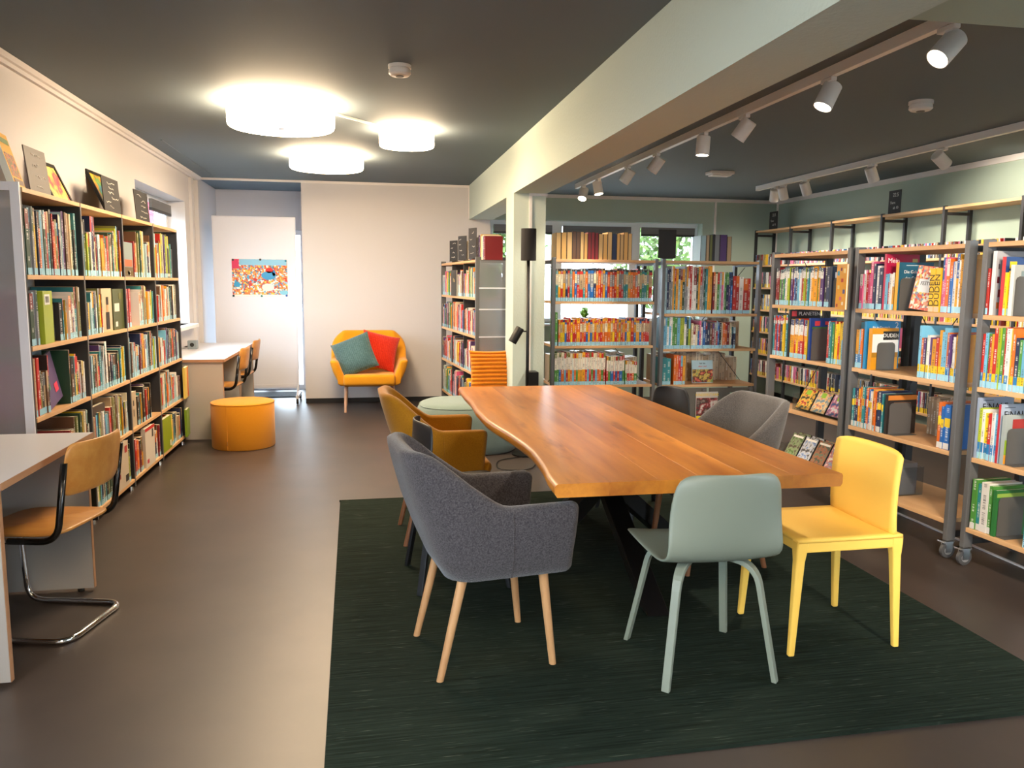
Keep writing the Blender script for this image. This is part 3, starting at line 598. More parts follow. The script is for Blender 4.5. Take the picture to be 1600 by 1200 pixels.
o = MB().tube(fillet([(1.3, 6.45, .008), (1.05, 6.35, .008), (1.0, 6.0, .008), (1.25, 5.95, .008), (1.4, 6.3, .008), (1.35, 6.42, .008)], .15, 8), .004, 8).build('power_cable', blackm, None, smooth=True); tag(o, 'thin black power cable coiled on the floor behind the table', 'cable')
# ------------------------------------------------------------------ desks, whiteboard
def desk(label, y0, y1, grp='white desks along the left wall', x1=-1.245):
    t = thing('desk', label, 'desk', (XL+.01, y0, .0005), 0, grp); W = x1-XL-.01; L_ = y1-y0
    box('desktop', 0, 0, .722, W, L_, .7475, desk_top_m, t); box('edge_band', W+.0005, 0, .722, W+.003, L_, .7475, desk_edge, t)
    box('edge_band', 0, -.003, .722, W, -.0005, .7475, desk_edge, t)
    for y in (.02, L_-.045): box('side_panel', .02, y, .015, W-.02, y+.025, .7215, desk_side, t); box('panel_edge', W-.0195, y, .015, W-.017, y+.025, .7215, desk_edge, t)
    box('back_panel', .06, .0455, .25, .085, L_-.0455, .7215, desk_side, t)
    for y in (.03, L_-.035):
        for x in (.06, W-.08): MB().lathe([(.001, 0), (.015, 0), (.015, .0145), (.001, .0145)], 12, cx=x, cy=y).build('foot', rubber, t)
desk('white desk with wood edge at the near left corner', 2.97, 3.945)
desk('white desk right behind the round orange pouf', 7.53, 8.535); desk('white desk farthest back beside the whiteboard', 8.545, 9.57)
t = thing('socket_cube', 'small grey cube socket on the white desk below the window', 'power socket', (-1.745, 8.72, .7485)); box('body', -.045, -.045, 0, .045, .045, .088, mat('socket_grey', '#7f8a90', .5), t, bevel=.006)
MB().lathe([(.001, 0), (.021, 0), (.021, .002), (.001, .002)], 20, mt=Matrix.Translation((0, -.0452, .045)) @ Matrix.Rotation(PI/2, 4, 'X')).build('outlet', dark_print, t)
MB().tube(fillet([(-.045, 0, .03), (-.09, .03, .02), (-.095, .2, .005)], .03), .004, 8).build('cord', blackm, t)
t = thing('mobile_whiteboard', 'tall mobile whiteboard panel standing before the bright glass door', 'whiteboard', (-1.255, 9.95, .0005))
box('board', -.455, -.012, .215, .455, .012, 2.185, board_w, t)
for x in (-.47, .455): box('frame_side', x, -.018, .13, x+.015, .018, 2.2, alu, t)
box('frame_rail', -.455, -.018, 2.185, .455, .018, 2.2, alu, t); box('frame_rail', -.455, -.018, .17, .455, .018, .215, alu, t)
for s_ in (-1, 1):
    box('foot', s_*.462-.016, -.26, .065, s_*.462+.016, .26, .10, alu, t); MB().tube(fillet([(s_*.462, 0, .45), (s_*.462, -.06, .2), (s_*.462, -.22, .10)], .08), .011, 10).build('brace', alu, t)
    for y in (-.235, .235):
        c = MB().lathe([(.001, -.012), (.032, -.012), (.032, .012), (.001, .012)], 20, mt=Matrix.Translation((s_*.462, y, .0325)) @ Matrix.Rotation(PI/2, 4, 'Y')).build('caster', rubber, t)
poster_m = picture_mat('poster_print', ['#e8843a', '#f0a355', '#e9e2d8', '#d93a35', '#ee9242', '#8fbdd4', '#6d6a78', '#f2c64a', '#e8843a', '#4aa0c8', '#f4efe6', '#b65a52'], 55, stretch=(1, 1, 1))
t = thing('poster', 'colourful crowded cartoon poster pinned on the whiteboard', 'poster', (-1.205, 9.936, 1.485))
box('sheet', -.315, -.0005, -.215, .315, .001, .22, poster_m, t); sky_p = mat('poster_sky', '#8cc6e4', .6)
box('sky_band', -.23, -.0018, .15, .31, -.0006, .219, sky_p, t); box('corner_block', -.314, -.0018, .11, -.235, -.0006, .219, mat('poster_pink', '#d5345f', .6), t); box('border', -.314, -.0018, -.214, .314, -.0006, -.195, white_print, t)
for (x, z, a, b_, c) in ((.1, .03, .085, .05, '#3f9bd0'), (.11, .09, .045, .03, '#df2424'), (-.262, -.075, .036, .032, '#3a9fd0'), (.09, -.11, .07, .045, '#e9e2dc'), (-.05, -.02, .02, .018, '#cf2b24'), (.16, .06, .02, .035, '#2f7fb8'), (.27, -.17, .05, .028, '#7fc4dc')):
    MB().lathe([(.01, 0), (1, 0), (1, .0008), (.01, .0008)], 24, mt=Matrix.Translation((x, -.0012, z)) @ Matrix.Rotation(PI/2, 4, 'X') @ Matrix.Diagonal((a, b_, 1, 1))).build('printed_shape', mat('poster_'+c, c, .6), t)
for i, (x, z, c, nm) in enumerate(((-.3, .21, '#22242a', 'black round magnet at the top left corner'), (.01, .216, '#22242a', 'black round magnet at the top middle'), (.3, .205, '#1f86a8', 'teal round magnet at the top right corner'), (-.305, -.21, '#22313a', 'dark round magnet at the bottom left corner'), (.015, -.212, '#2e7d74', 'green round magnet at the bottom middle'), (.3, -.205, '#1d5fb0', 'blue round magnet at the bottom right corner'))):
    o = MB().lathe([(.0005, 0), (.013, 0), (.012, .006), (.0005, .007)], 16, mt=Matrix.Rotation(PI/2, 4, 'X')).build('magnet', mat('magnet'+c, c, .4)); o.location = (-1.205+x, 9.9335, 1.485+z); tag(o, nm+' of the poster', 'magnet', 'poster magnets')
# office chair glimpse behind whiteboard
t = thing('floor_mat', 'dark ribbed door mat in front of the glass door', 'mat', (-1.24, 10.55, .0005)); box('mat_base', -.42, -.25, 0, .42, .25, .008, rubber, t)
for i in range(12): box('rib', -.41, -.24+i*.04, .0085, .41, -.225+i*.04, .013, rubber, t)

# ------------------------------------------------------------------ shelving
class Unit:
    def __init__(s, root, width, depth): s.root = root; s.w = width; s.d = depth; s.M = Matrix.Translation(root.location) @ Matrix.Rotation(root.rotation_euler.z, 4, 'Z')
def caster(t, x, y):
    q = Matrix.Translation((x, y+.014, .0425)) @ Matrix.Rotation(PI/2, 4, 'Y')
    c = MB().lathe([(.001, -.011), (.032, -.011), (.042, -.009), (.042, .009), (.032, .011), (.001, .011)], 24, mt=q).build('caster', mat('wheel_grey', '#4a4b4e', .5), t)
    MB().lathe([(.001, -.0125), (.024, -.0125), (.024, .0125), (.001, .0125)], 20, mt=q).build('hub', mat('hub_grey', '#a8a9ab', .35, metal=.4), c)
    for s_ in (-1, 1): box('fork', x+s_*.014, y-.008, .034, x+s_*.018, y+.034, .089, chrome, c)
    box('swivel_plate', x-.026, y-.028, .0895, x+.026, y+.036, .0965, chrome, c); return c
def mobile_shelf(name, label, loc, rz, width, depth, zs, height, cast=True, grp='mobile steel bookshelves', pw=.03, pd=.055, brace=True, back=True, top_over=0):
    t = thing(name, label, 'bookshelf', (loc[0], loc[1], .0005), rz, grp); zb = .097 if cast else .001
    for x in (0, width-pw):
        for y in (0, depth-pd):
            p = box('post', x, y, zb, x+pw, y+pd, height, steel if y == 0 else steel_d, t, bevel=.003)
            if cast: caster(t, x+pw/2, y+pd/2-.02)
        for z in (height-.04, .13): box('end_rail', x+.004, pd+.0005, z-.015, x+pw-.004, depth-pd-.0005, z+.015, steel_d, t)
    for z in zs: box('shelf', pw+.001, .002, z-.024, width-pw-.001, depth-.002, z, oak_shelf, t, bevel=.002)
    if brace:
        za, zc = zs[1]+.02 if len(zs) > 2 else zs[0], zs[-1] if len(zs) < 4 else zs[-2]
        a, b = zs[0]-.05, zs[min(3, len(zs)-1)]
        for s_ in (0, 1): MB().tube([(pw+.005, depth*.5, a if s_ else b), (width-pw-.005, depth*.5+.008*s_, b if s_ else a)], .003, 6).build('brace_rod', steel_d, t)
    return Unit(t, width, depth)
RZR = math.atan2(-1, .073)
zsR = [1.67, 1.31, .945, .58, .21]
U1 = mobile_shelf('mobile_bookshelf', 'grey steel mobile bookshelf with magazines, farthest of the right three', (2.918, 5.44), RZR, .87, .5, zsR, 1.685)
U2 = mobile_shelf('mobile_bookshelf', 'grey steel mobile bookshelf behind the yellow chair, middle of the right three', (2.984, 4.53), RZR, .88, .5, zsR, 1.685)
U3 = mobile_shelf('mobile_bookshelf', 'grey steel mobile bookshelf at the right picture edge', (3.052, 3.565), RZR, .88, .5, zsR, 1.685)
U4 = mobile_shelf('mobile_bookshelf', 'steel bookshelf right of the pillar filled with slim series volumes', (1.655, 7.0), 0, .99, .56, [1.665, 1.29, .89, .53, .15], 1.68)
U5 = mobile_shelf('mobile_bookshelf', 'steel bookshelf with magazine doors below, behind the black chair', (2.685, 7.0), 0, .98, .56, [1.665, 1.18, .855, .52, .15], 1.68)
RZB = math.atan2(-1.85, .15)
U6 = mobile_shelf('mobile_bookshelf', 'steel bookshelf with frosted end panel between back wall and pillar', (.885, 9.36), RZB, 1.86, .32, [1.665, 1.31, .945, .58, .21], 1.69, brace=False)
for x in (.62, 1.24): box('divider', x-.01, .012, .1, x+.01, .3, 1.68, steel_d, U6.root)
p = U6.root; e = box('end_panel', 1.862, .035, .12, 1.867, .30, 1.66, frost, p)
for z in (.3, .62, .94, 1.2, 1.4): box('panel_bar', 1.8675, .03, z-.006, 1.871, .305, z+.006, alu, e)
# left bookcase
t = thing('bookcase', 'tall four-bay bookcase with oak shelves along the left wall', 'bookshelf', (-1.575, 4.2, .0005), PI/2); zsL = [1.88, 1.47, 1.125, .775, .425, .085]
for y in (.002, .232): box('end_post', -.02, y, .03, 0, y+.03, 1.878, steel_d, t)
for k in range(1, 5): box('upright', k*.8-.008 if k else -.02, .004, .03, k*.8+.008 if k < 4 else 3.22, .262, 1.878 if k in (0, 4) else 1.875, steel_d, t)
for k in range(4):
    for z in zsL: box('shelf', k*.8+.0085, 0, z-.022, k*.8+.7915, .264, z, oak_shelf, t, bevel=.0015)
    if k: box('divider_edge', k*.8-.008, -.001, .03, k*.8+.008, .0035, 1.875, steel, t)
for k in range(5):
    for y in (.03, .23): MB().lathe([(.001, 0), (.016, 0), (.012, .0295), (.001, .0295)], 14, cx=k*.8, cy=y).build('foot', chrome, t)
f = box('end_frame', -.032, 0, .02, -.0205, .04, 1.9, alu, t); box('end_frame', -.032, .225, .02, -.0205, .265, 1.9, alu, t); box('end_frame', -.032, .041, 1.86, -.0205, .224, 1.9, alu, t); box('end_frame', -.032, .041, .02, -.0205, .224, .07, alu, t)
ep = box('end_panel', -.029, .041, .07, -.0205, .224, 1.86, frost, t)
UL = Unit(t, 3.2, .264)
# right wall shelf
t = thing('bookcase', 'long bookcase of slim steel frames and oak shelves along the right wall', 'bookshelf', (5.0, 9.78, .0005), -PI/2); zsW = [2.14, 1.70, 1.42, 1.14, .86, .58, .3]
for k in range(8):
    for y in (0, .25): box('post', k*.862-.014, y, .001, k*.862+.014, y+.03, 2.15, steel_d, t)
    box('frame_rail', k*.862-.012, .0305, 2.07, k*.862+.012, .2495, 2.095, steel_d, t)
for k in range(7):
    for z in zsW: box('shelf', k*.862+.0145, .001, z-.022, k*.862+.8475, .279, z, oak_shelf, t)
UW = Unit(t, 6.0, .28)

# ------------------------------------------------------------------ books
BOOKS = []
CN = {'red': '#b8261f', 'dark red': '#7c1a20', 'orange': '#d96a1c', 'amber': '#dc9a20', 'yellow': '#ecc521', 'lime': '#a5b324', 'green': '#4c8a3c', 'olive': '#6d7038', 'dark green': '#26432f', 'teal': '#2f7f86', 'light blue': '#6fb2d2', 'blue': '#2461a8', 'navy': '#1e2a4e', 'purple': '#54356f', 'pink': '#d55a86', 'white': '#e4e0da', 'cream': '#dccfae', 'beige': '#b89c78', 'brown': '#5f412c', 'grey': '#86878a', 'black': '#1d1b1c', 'pale blue': '#a8c6d0'}
PAL_L = ['black', 'navy', 'brown', 'dark green', 'white', 'white', 'grey', 'red', 'red', 'dark red', 'orange', 'amber', 'navy', 'black', 'black', 'dark green', 'olive', 'cream', 'beige', 'pale blue', 'teal', 'yellow', 'lime', 'light blue', 'brown', 'purple']
PAL_R = ['white', 'white', 'white', 'yellow', 'yellow', 'amber', 'orange', 'blue', 'light blue', 'red', 'red', 'green', 'navy', 'teal', 'lime', 'pink']
PAL_B = ['black', 'navy', 'blue', 'red', 'dark red', 'orange', 'amber', 'white', 'cream', 'grey', 'teal', 'green', 'dark green', 'purple', 'pale blue', 'pink', 'brown']
def vary(c, rnd, a=.14): c = lin(CN.get(c, c)); k = 1+rnd.uniform(-a, a); return tuple(min(1, x*k) for x in c)
def add_book(U, x, y, z, w, h, d, lean, cname, bands, lab, rowkey, idx, tail, rnd, plain=False):
    BOOKS.append(dict(M=U.M @ Matrix.Translation((x, y, z)) @ Matrix.Rotation(lean, 4, 'Y'), w=w, h=h, d=d, c=vary(cname, rnd), cn=cname, bands=bands, lab=lab, row=rowkey, i=idx, tail=tail, uo=rnd.random()*40, plain=plain))
COUNT = {}
def fill(U, x0, x1, z, pal, hr, wr, dr, tail, seed, lab='blue', bands=None, y0=.008, jit=.012, lean_last=0, gap=.0008, end_lean=True):
    rnd = random.Random(seed); x = x0; key = tail; n = COUNT.get(key, 0)
    run = 0; h0 = rnd.uniform(*hr); cprev = None
    while True:
        w_ = rnd.uniform(*wr)*(1.6 if rnd.random() < .12 else 1)
        if x+w_ > x1: break
        if run <= 0: h0 = rnd.uniform(*hr); run = rnd.randint(1, 5)
        run -= 1; h = min(hr[1], max(hr[0], h0+rnd.uniform(-.012, .012)))
        c = rnd.choice(pal); n += 1
        bd = bands(rnd, h) if bands else ([] if rnd.random() < .55 else [(rnd.uniform(.55, .8)*h, h, vary(rnd.choice(pal), rnd))])
        add_book(U, x, y0+rnd.uniform(0, jit), z+.0006, w_, h, rnd.uniform(*dr), 0, c, bd, lab, key, n, tail, rnd); x += w_+gap
    COUNT[key] = n; return x
def lab_yellow(rnd, h): return [(0, .028, lin('#e8e6e2')), (.028, .075, lin('#e9c41f'))] if rnd.random() < .6 else [(0.0, .03, lin('#8fc4dc')), (.03, .075, lin('#2778b4'))]
# left bookcase rows
bays = ['first', 'second', 'third', 'fourth']; rows = ['top', 'second', 'third', 'fourth', 'bottom']
SKIP = {(0, 0): [(.03, .50), (.53, .77)], (0, 1): [(.02, .14), (.42, .52), (.55, .77)], (0, 2): [(.03, .22), (.50, .77)], (0, 3): [(.45, .77)], (1, 1): [(.02, .34)], (2, 0): [(.28, .55), (.60, .78)], (2, 1): [(.05, .15), (.35, .77)], (3, 0): [(.02, .60)], (3, 1): [(.10, .70)], (1, 4): [(.02, .36), (.6, .77)], (2, 4): [(.02, .3), (.56, .77)], (2, 3): [(.20, .55)], (0, 4): [(.02, .76)]}
for k in range(4):
    for r in range(5):
        zt = zsL[r+1]; clear = zsL[r]-.022-zt-.035
        for (a, b) in SKIP.get((k, r), [(.02, .77)]):
            fill(UL, k*.8+a, k*.8+b, zt, PAL_L, (clear*.66, clear), (.009, .03), (.17, .235), f'{rows[r]} row, {bays[k]} bay of left bookcase', 100+k*10+r+int(a*100))
for r, (cn, h_) in enumerate((('white', .33), ('pink', .27), ('pink', .28), ('red', .27), ('white', .26))):
    rr = random.Random(r); add_book(UL, .003, .01, zsL[r+1]+.0006, .014, h_, .22, 0, cn, [], 'blue', 'e', 1, f'{rows[r]} row against the frosted end panel', rr)
# back row, left unit: three long series
def ser1(rnd, h): return [(.0, .001, (0, 0, 0)), (h*rnd.uniform(.36, .56), h*.84, vary(rnd.choice(['beige', 'cream', 'grey', 'beige', 'orange']), rnd)), (h*.93, h, lin('#2a2a2c'))]
def ser2(rnd, h): return [(h*.5, h*.82, vary(rnd.choice(['beige', 'amber', 'orange', 'cream']), rnd)), (h*.9, h, vary(rnd.choice(['amber', 'red', 'navy']), rnd))]
def ser3(rnd, h): return [(h*.48, h*.85, lin('#e6ddcc')), (h*.85, h, vary(rnd.choice(['amber', 'olive', 'red', 'cream']), rnd))]
PB = ['red', 'orange', 'red', 'amber', 'blue', 'navy', 'green', 'teal', 'red', 'orange']
fill(U4, .034, .94, 1.29, PB, (.285, .30), (.0175, .0215), (.2, .2), 'top row of series shelf right of pillar', 5, bands=ser1, jit=.003, gap=.002)
fill(U4, .034, .06, .89, ['green'], (.30, .31), (.02, .022), (.2, .2), 'second row of series shelf right of pillar', 6)
fill(U4, .065, .93, .89, ['red', 'amber', 'blue', 'red', 'orange', 'yellow', 'red'], (.235, .25), (.0155, .0195), (.2, .2), 'second row of series shelf right of pillar', 7, bands=ser2, jit=.003, gap=.0018)
fill(U4, .034, .52, .53, ['red', 'orange', 'blue', 'amber', 'green', 'light blue'], (.29, .30), (.016, .019), (.2, .2), 'third row of series shelf right of pillar', 8, bands=ser3, jit=.003, gap=.0018)
fill(U4, .522, .70, .53, ['green', 'blue', 'orange', 'red'], (.26, .27), (.016, .018), (.2, .2), 'third row of series shelf right of pillar', 9, bands=ser3, jit=.003, gap=.0018)
fill(U4, .702, .82, .53, ['orange', 'green', 'black', 'red'], (.21, .22), (.014, .017), (.2, .2), 'third row of series shelf right of pillar', 10, bands=ser3, jit=.003, gap=.0018)
fill(U4, .04, .8, .15, PAL_B, (.22, .28), (.015, .03), (.2, .2), 'bottom row of series shelf right of pillar', 11)
# back row, right unit
fill(U5, .035, .50, 1.18, ['grey', 'white', 'dark red', 'navy', 'amber', 'dark green', 'teal', 'pale blue', 'red'], (.40, .44), (.014, .022), (.22, .24), 'top row of magazine-door shelf', 12)
fill(U5, .505, .70, 1.18, PAL_B, (.36, .385), (.014, .022), (.22, .24), 'top row of magazine-door shelf', 13)
fill(U5, .705, .90, 1.18, ['red', 'orange', 'red', 'white', 'grey'], (.31, .35), (.02, .032), (.22, .24), 'top row of magazine-door shelf', 14)
fill(U5, .035, .30, .855, ['blue', 'black', 'white', 'green', 'dark green', 'lime', 'light blue'], (.28, .295), (.014, .022), (.2, .22), 'second row of magazine-door shelf', 15)
fill(U5, .305, .76, .855, PAL_B, (.20, .26), (.014, .024), (.2, .22), 'second row of magazine-door shelf', 16)
fill(U5, .035, .14, .52, ['teal'], (.245, .25), (.038, .042), (.2, .21), 'third row of magazine-door shelf', 17)
fill(U5, .145, .27, .52, ['light blue', 'orange', 'red', 'blue', 'amber'], (.27, .28), (.018, .024), (.2, .21), 'third row of magazine-door shelf', 18)
def page_edges(rnd, h): return []
def top_list(U, x, z, items, tail, hr=(.225, .245)):
    rnd = random.Random(77)
    for i, (cn, w_) in enumerate(items): add_book(U, x, .02+rnd.uniform(0, .006), z+.0006, w_, rnd.uniform(*hr), .17, 0, cn, [], None, tail, i+1, tail, rnd, plain=True); x += w_+.0006
T1, T2 = '#c9a46a', '#c79a55'
top_list(U4, .035, 1.665, [(T1, .046), (T2, .05), (T1, .05), ('brown', .036), ('brown', .036), (T1, .034), (T2, .034), ('dark red', .033), ('dark red', .033), ('dark red', .033), (T1, .042), (T2, .042), (T1, .042), ('navy', .042), (T2, .032), (T1, .032), (T2, .04), (T1, .036)], 'top of series shelf')
top_list(U5, .37, 1.665, [('pale blue', .055), ('beige', .03), ('olive', .03), ('black', .02), ('grey', .05), ('purple', .07), ('beige', .045)], 'top of magazine-door shelf')
# rear sides of the double-sided units: fore-edges of books standing back to back
for U, zs, xs in ((U4, [.53], (.05, .93)), (U5, [.855, .52], (.05, .93))):
    for i, z in enumerate(zs): fill(U, xs[0], xs[1], z, ['#cbb79c', '#bfa98c', '#d6c7ae', '#a88f72'], (.22, .28), (.02, .05), (.18, .2), f'rear row {i}', 30+i+int(z*100), lab=None, bands=lambda r, h: [], y0=.30)
# shelf beside the pillar
for r in range(5):
    z = [1.31, .945, .58, .21][min(r, 3)]
    if r > 3: break
    for k in range(3):
        fill(U6, .035+k*.615, .035+k*.615+.56, z, PAL_B+['white', 'yellow', 'red'], (.2, .30), (.012, .026), (.2, .22), f'{rows[r]} row, {bays[k]} bay of shelf beside pillar', 200+r*5+k)
fill(U6, .9, 1.84, 1.665, ['black', 'purple', 'cream', 'teal', '#c9a46a', 'dark red'], (.19, .25), (.03, .06), (.16, .18), 'top of shelf beside pillar', 240, lab=None, bands=lambda r, h: [], y0=.1)
# right three
fill(U1, .06, .61, 1.31, ['navy', 'green', 'white', 'lime', 'red', 'dark red', 'purple', 'teal', 'light blue', 'amber', 'blue'], (.25, .265), (.015, .022), (.2, .21), 'top row of farthest right-hand shelf', 50, bands=lambda r, h: [(h*.72, h*.9, lin('#dcdcd8')), (h*.9, h, lin('#2c4a5c'))])
fill(U1, .611, .667, 1.31, ['navy', 'black'], (.25, .26), (.022, .028), (.21, .21), 'top row of farthest right-hand shelf', 51)
fill(U1, .05, .233, .945, ['blue', 'teal', 'green', 'red', 'yellow', 'navy'], (.285, .295), (.016, .022), (.2, .21), 'second row of farthest right-hand shelf', 52, bands=lambda r, h: [(h*.8, h*.88, lin('#d8d8d4')), (h*.88, h*.94, lin('#c02a3a'))])
fill(U1, .2535, .468, .945, ['amber', 'green', 'red', 'yellow'], (.265, .275), (.02, .026), (.2, .21), 'second row of farthest right-hand shelf', 53, bands=lambda r, h: [(h*.45, h*.6, lin('#e8a030')), (h*.6, h*.85, lin('#e0e0de')), (h*.85, h, lin('#22366e'))])
fill(U1, .665, .83, .945, ['teal', 'green', 'yellow', 'red', 'light blue'], (.26, .275), (.014, .02), (.2, .21), 'second row of farthest right-hand shelf', 54)
fill(U2, .05, .252, 1.31, ['white', 'lime', 'red', 'amber', 'navy', 'pink', 'white', 'yellow'], (.20, .285), (.012, .026), (.2, .21), 'top row of middle right-hand shelf', 158)
fill(U2, .2735, .351, 1.31, ['red', 'white', 'amber', 'light blue'], (.20, .22), (.012, .018), (.2, .21), 'top row of middle right-hand shelf', 159)
fill(U2, .70, .847, 1.31, ['orange', 'white', 'amber', 'pink', 'blue', 'amber'], (.25, .31), (.012, .022), (.2, .21), 'top row of middle right-hand shelf', 56)
fill(U2, .04, .116, .945, ['light blue', 'orange', 'white', 'amber', 'blue', 'amber'], (.21, .27), (.012, .02), (.2, .21), 'second row of middle right-hand shelf', 57, bands=lambda r, h: [(.03, .085, lin('#2778b4'))])
fill(U2, .57, .845, .945, ['amber', 'orange', 'white', 'green', 'purple', 'white', 'light blue', 'amber', 'yellow', 'red'], (.22, .30), (.012, .019), (.2, .21), 'second row of middle right-hand shelf', 58, bands=lab_yellow)
fill(U2, .04, .336, .58, ['white', 'green', 'navy', 'navy', 'navy', 'blue', 'red', 'orange', 'amber', 'teal'], (.23, .255), (.012, .02), (.2, .21), 'third row of middle right-hand shelf', 59, lab='clear', bands=lambda r, h: [(h*.55, h*.72, vary(r.choice(['yellow', 'white', 'red', 'amber']), r))])
fill(U2, .74, .84, .58, ['orange', 'blue', 'blue', 'red'], (.20, .25), (.018, .026), (.2, .21), 'third row of middle right-hand shelf, right end', 60, lab='clear', bands=lambda r, h: [(h*.5, h*.7, vary('yellow', r))])
fill(U2, .38, .72, .58, ['#a58e74', '#8e7a64'], (.2, .24), (.014, .03), (.16, .18), 'rear row mid', 61, lab=None, bands=lambda r, h: [], y0=.27)
fill(U3, .034, .056, 1.31, ['red', 'red'], (.23, .25), (.014, .016), (.2, .21), 'top row of nearest right-hand shelf', 62)
fill(U3, .1365, .165, 1.31, ['yellow', 'yellow'], (.2, .225), (.012, .015), (.2, .21), 'top row of nearest right-hand shelf', 63)
fill(U3, .40, .84, 1.31, PAL_R, (.22, .30), (.014, .024), (.2, .21), 'top row of nearest right-hand shelf', 64)
fill(U3, .034, .84, .945, PAL_R+['orange', 'green'], (.24, .31), (.012, .022), (.2, .21), 'second row of nearest right-hand shelf', 65, bands=lab_yellow)
fill(U3, .0495, .164, .58, ['white', 'blue', 'red', 'yellow', 'light blue', 'dark red', 'lime'], (.23, .27), (.012, .02), (.2, .21), 'third row of nearest right-hand shelf', 66, bands=lambda r, h: [(.03, .085, lin('#2778b4'))])
fill(U3, .40, .84, .58, PAL_R, (.23, .28), (.012, .022), (.2, .21), 'third row of nearest right-hand shelf', 67)
fill(U3, .045, .17, .21, ['green', 'green', 'green', 'blue', 'white', 'teal'], (.23, .26), (.018, .03), (.2, .21), 'bottom row of nearest right-hand shelf', 68, lab='clear')
fill(U3, .36, .84, .21, PAL_R, (.23, .28), (.014, .026), (.2, .21), 'bottom row of nearest right-hand shelf', 69)

def book_geo(bm, b, full):
    w_, h, d, c = b['w'], b['h'], b['d'], b['c']; Mx = Matrix.Identity(4) if full else b['M']; pg = lin('#e3d9c4')
    P = lambda x, y, z: Mx @ Vector((x, y, z))
    cuts = sorted({0, h, *[min(h, max(0, q)) for bb in b['bands'] for q in bb[:2]]}); cuts = [q for i, q in enumerate(cuts) if i == 0 or q-cuts[i-1] > 1e-5]
    if b.get('plain'):
        dk = lin('#2a1a14'); q = min(.004, w_*.15)
        for xa, xb, cc in ((0, q, dk), (q, w_-q, c), (w_-q, w_, dk)): bm.quad([P(xa, 0, 0), P(xb, 0, 0), P(xb, 0, h), P(xa, 0, h)], 0, cc)
        cuts = []
    for z0, z1 in zip(cuts, cuts[1:]):
        m = (z0+z1)/2; cc = c
        for bb in b['bands']:
            if bb[0] <= m <= bb[1]: cc = bb[2]
        bm.quad([P(0, 0, z0), P(w_, 0, z0), P(w_, 0, z1), P(0, 0, z1)], 0, cc, None if b.get('plain') else [(0, z0+b['uo']), (1, z0+b['uo']), (1, z1+b['uo']), (0, z1+b['uo'])])
    bm.quad([P(w_, 0, 0), P(w_, d, 0), P(w_, d, h), P(w_, 0, h)], 0, c); bm.quad([P(0, d, 0), P(0, 0, 0), P(0, 0, h), P(0, d, h)], 0, c)
    if full:
        e = min(.002, w_*.2)
        bm.quad([P(e, e, h), P(e, e, 0), P(e, d, 0), P(e, d, h)], 0, c); bm.quad([P(w_-e, e, 0), P(w_-e, e, h), P(w_-e, d, h), P(w_-e, d, 0)], 0, c); bm.quad([P(w_-e, e, h), P(w_-e, e, 0), P(e, e, 0), P(e, e, h)], 0, c)
        for z, s_ in ((h, 1), (0, 0)):
            for q in ([(0, 0), (w_, 0), (w_-e, e), (e, e)], [(0, 0), (e, e), (e, d), (0, d)], [(w_-e, e), (w_, 0), (w_, d), (w_-e, d)]):
                q = q if s_ else q[::-1]; bm.quad([P(x, y, z) for x, y in q], 0, c)
        for q in ([(0, d), (e, d)], [(w_-e, d), (w_, d)]): bm.quad([P(q[1][0], d, 0), P(q[0][0], d, 0), P(q[0][0], d, h), P(q[1][0], d, h)], 0, c)
    else:
        bm.quad([P(0, 0, h), P(w_, 0, h), P(w_, d, h), P(0, d, h)], 0, pg); bm.quad([P(w_, d, 0), P(0, d, 0), P(0, d, h), P(w_, d, h)], 0, pg)
def area(b):
    ps = [project(b['M'] @ Vector(q)) for q in ((0, 0, 0), (b['w'], 0, 0), (b['w'], 0, b['h']), (0, 0, b['h']))]
    if any(p is None for p in ps): return 0
    cx = sum(p[0] for p in ps)/4; cy = sum(p[1] for p in ps)/4
    if not (-5 < cx < 1603 and 0 < cy < 1200) or 'rear row' in b['tail']: return 0
    if 'bottom row of series' in b['tail']: return 0
    return .5*abs(sum(ps[i][0]*ps[(i+1) % 4][1]-ps[(i+1) % 4][0]*ps[i][1] for i in range(4)))
for b in BOOKS: b['A'] = area(b)
BOOKS.sort(key=lambda b: -b['A'])
BIG = [b for b in BOOKS[:296] if b['A'] > 0]; REST = BOOKS[len(BIG):]
label_c = mat('spine_label_clear', '#d4d2cf', .2)
for b in BIG:
    bm = MB(); book_geo(bm, b, True); o = bm.build('book', book_m); o.matrix_world = b['M']
    cn = b['cn'] if b['cn'] in CN else {'#c9a46a': 'tan', '#c79a55': 'ochre', '#d0ac74': 'sand', '#7c1a20': 'dark red', '#1e2a4e': 'navy'}.get(b['cn'], 'plain'); sz = 'thick' if b['w'] > .03 else 'thin' if b['w'] < .015 else 'slim'
    tag(o, f"{sz} {cn} book, {ordw(b['i'])} from left, {b['tail']}", 'book', 'books, '+b['tail'])
    w_, h, d = b['w'], b['h'], b['d']; e = min(.002, w_*.2)
    box('page_block', e+.0001, e+.0001, .003, w_-e-.0001, d-.003, h-.003, paper, o)
    if b['lab']: box('spine_label', .0003, -.0009, .002, w_-.0003, -.0002, .034, label_b if b['lab'] == 'blue' else label_c, o)
bm = MB()
for b in REST:
    if b['lab'] and not b['bands']: b['bands'] = []
    if b['lab']: b['bands'] = b['bands']+[(0, .034, lin('#9fd0e2'))]
    book_geo(bm, b, False)
o = bm.build('small_books', book_m); o['kind'] = 'stuff'; tag(o, 'remaining small distant book spines packed on the shelves', 'books')
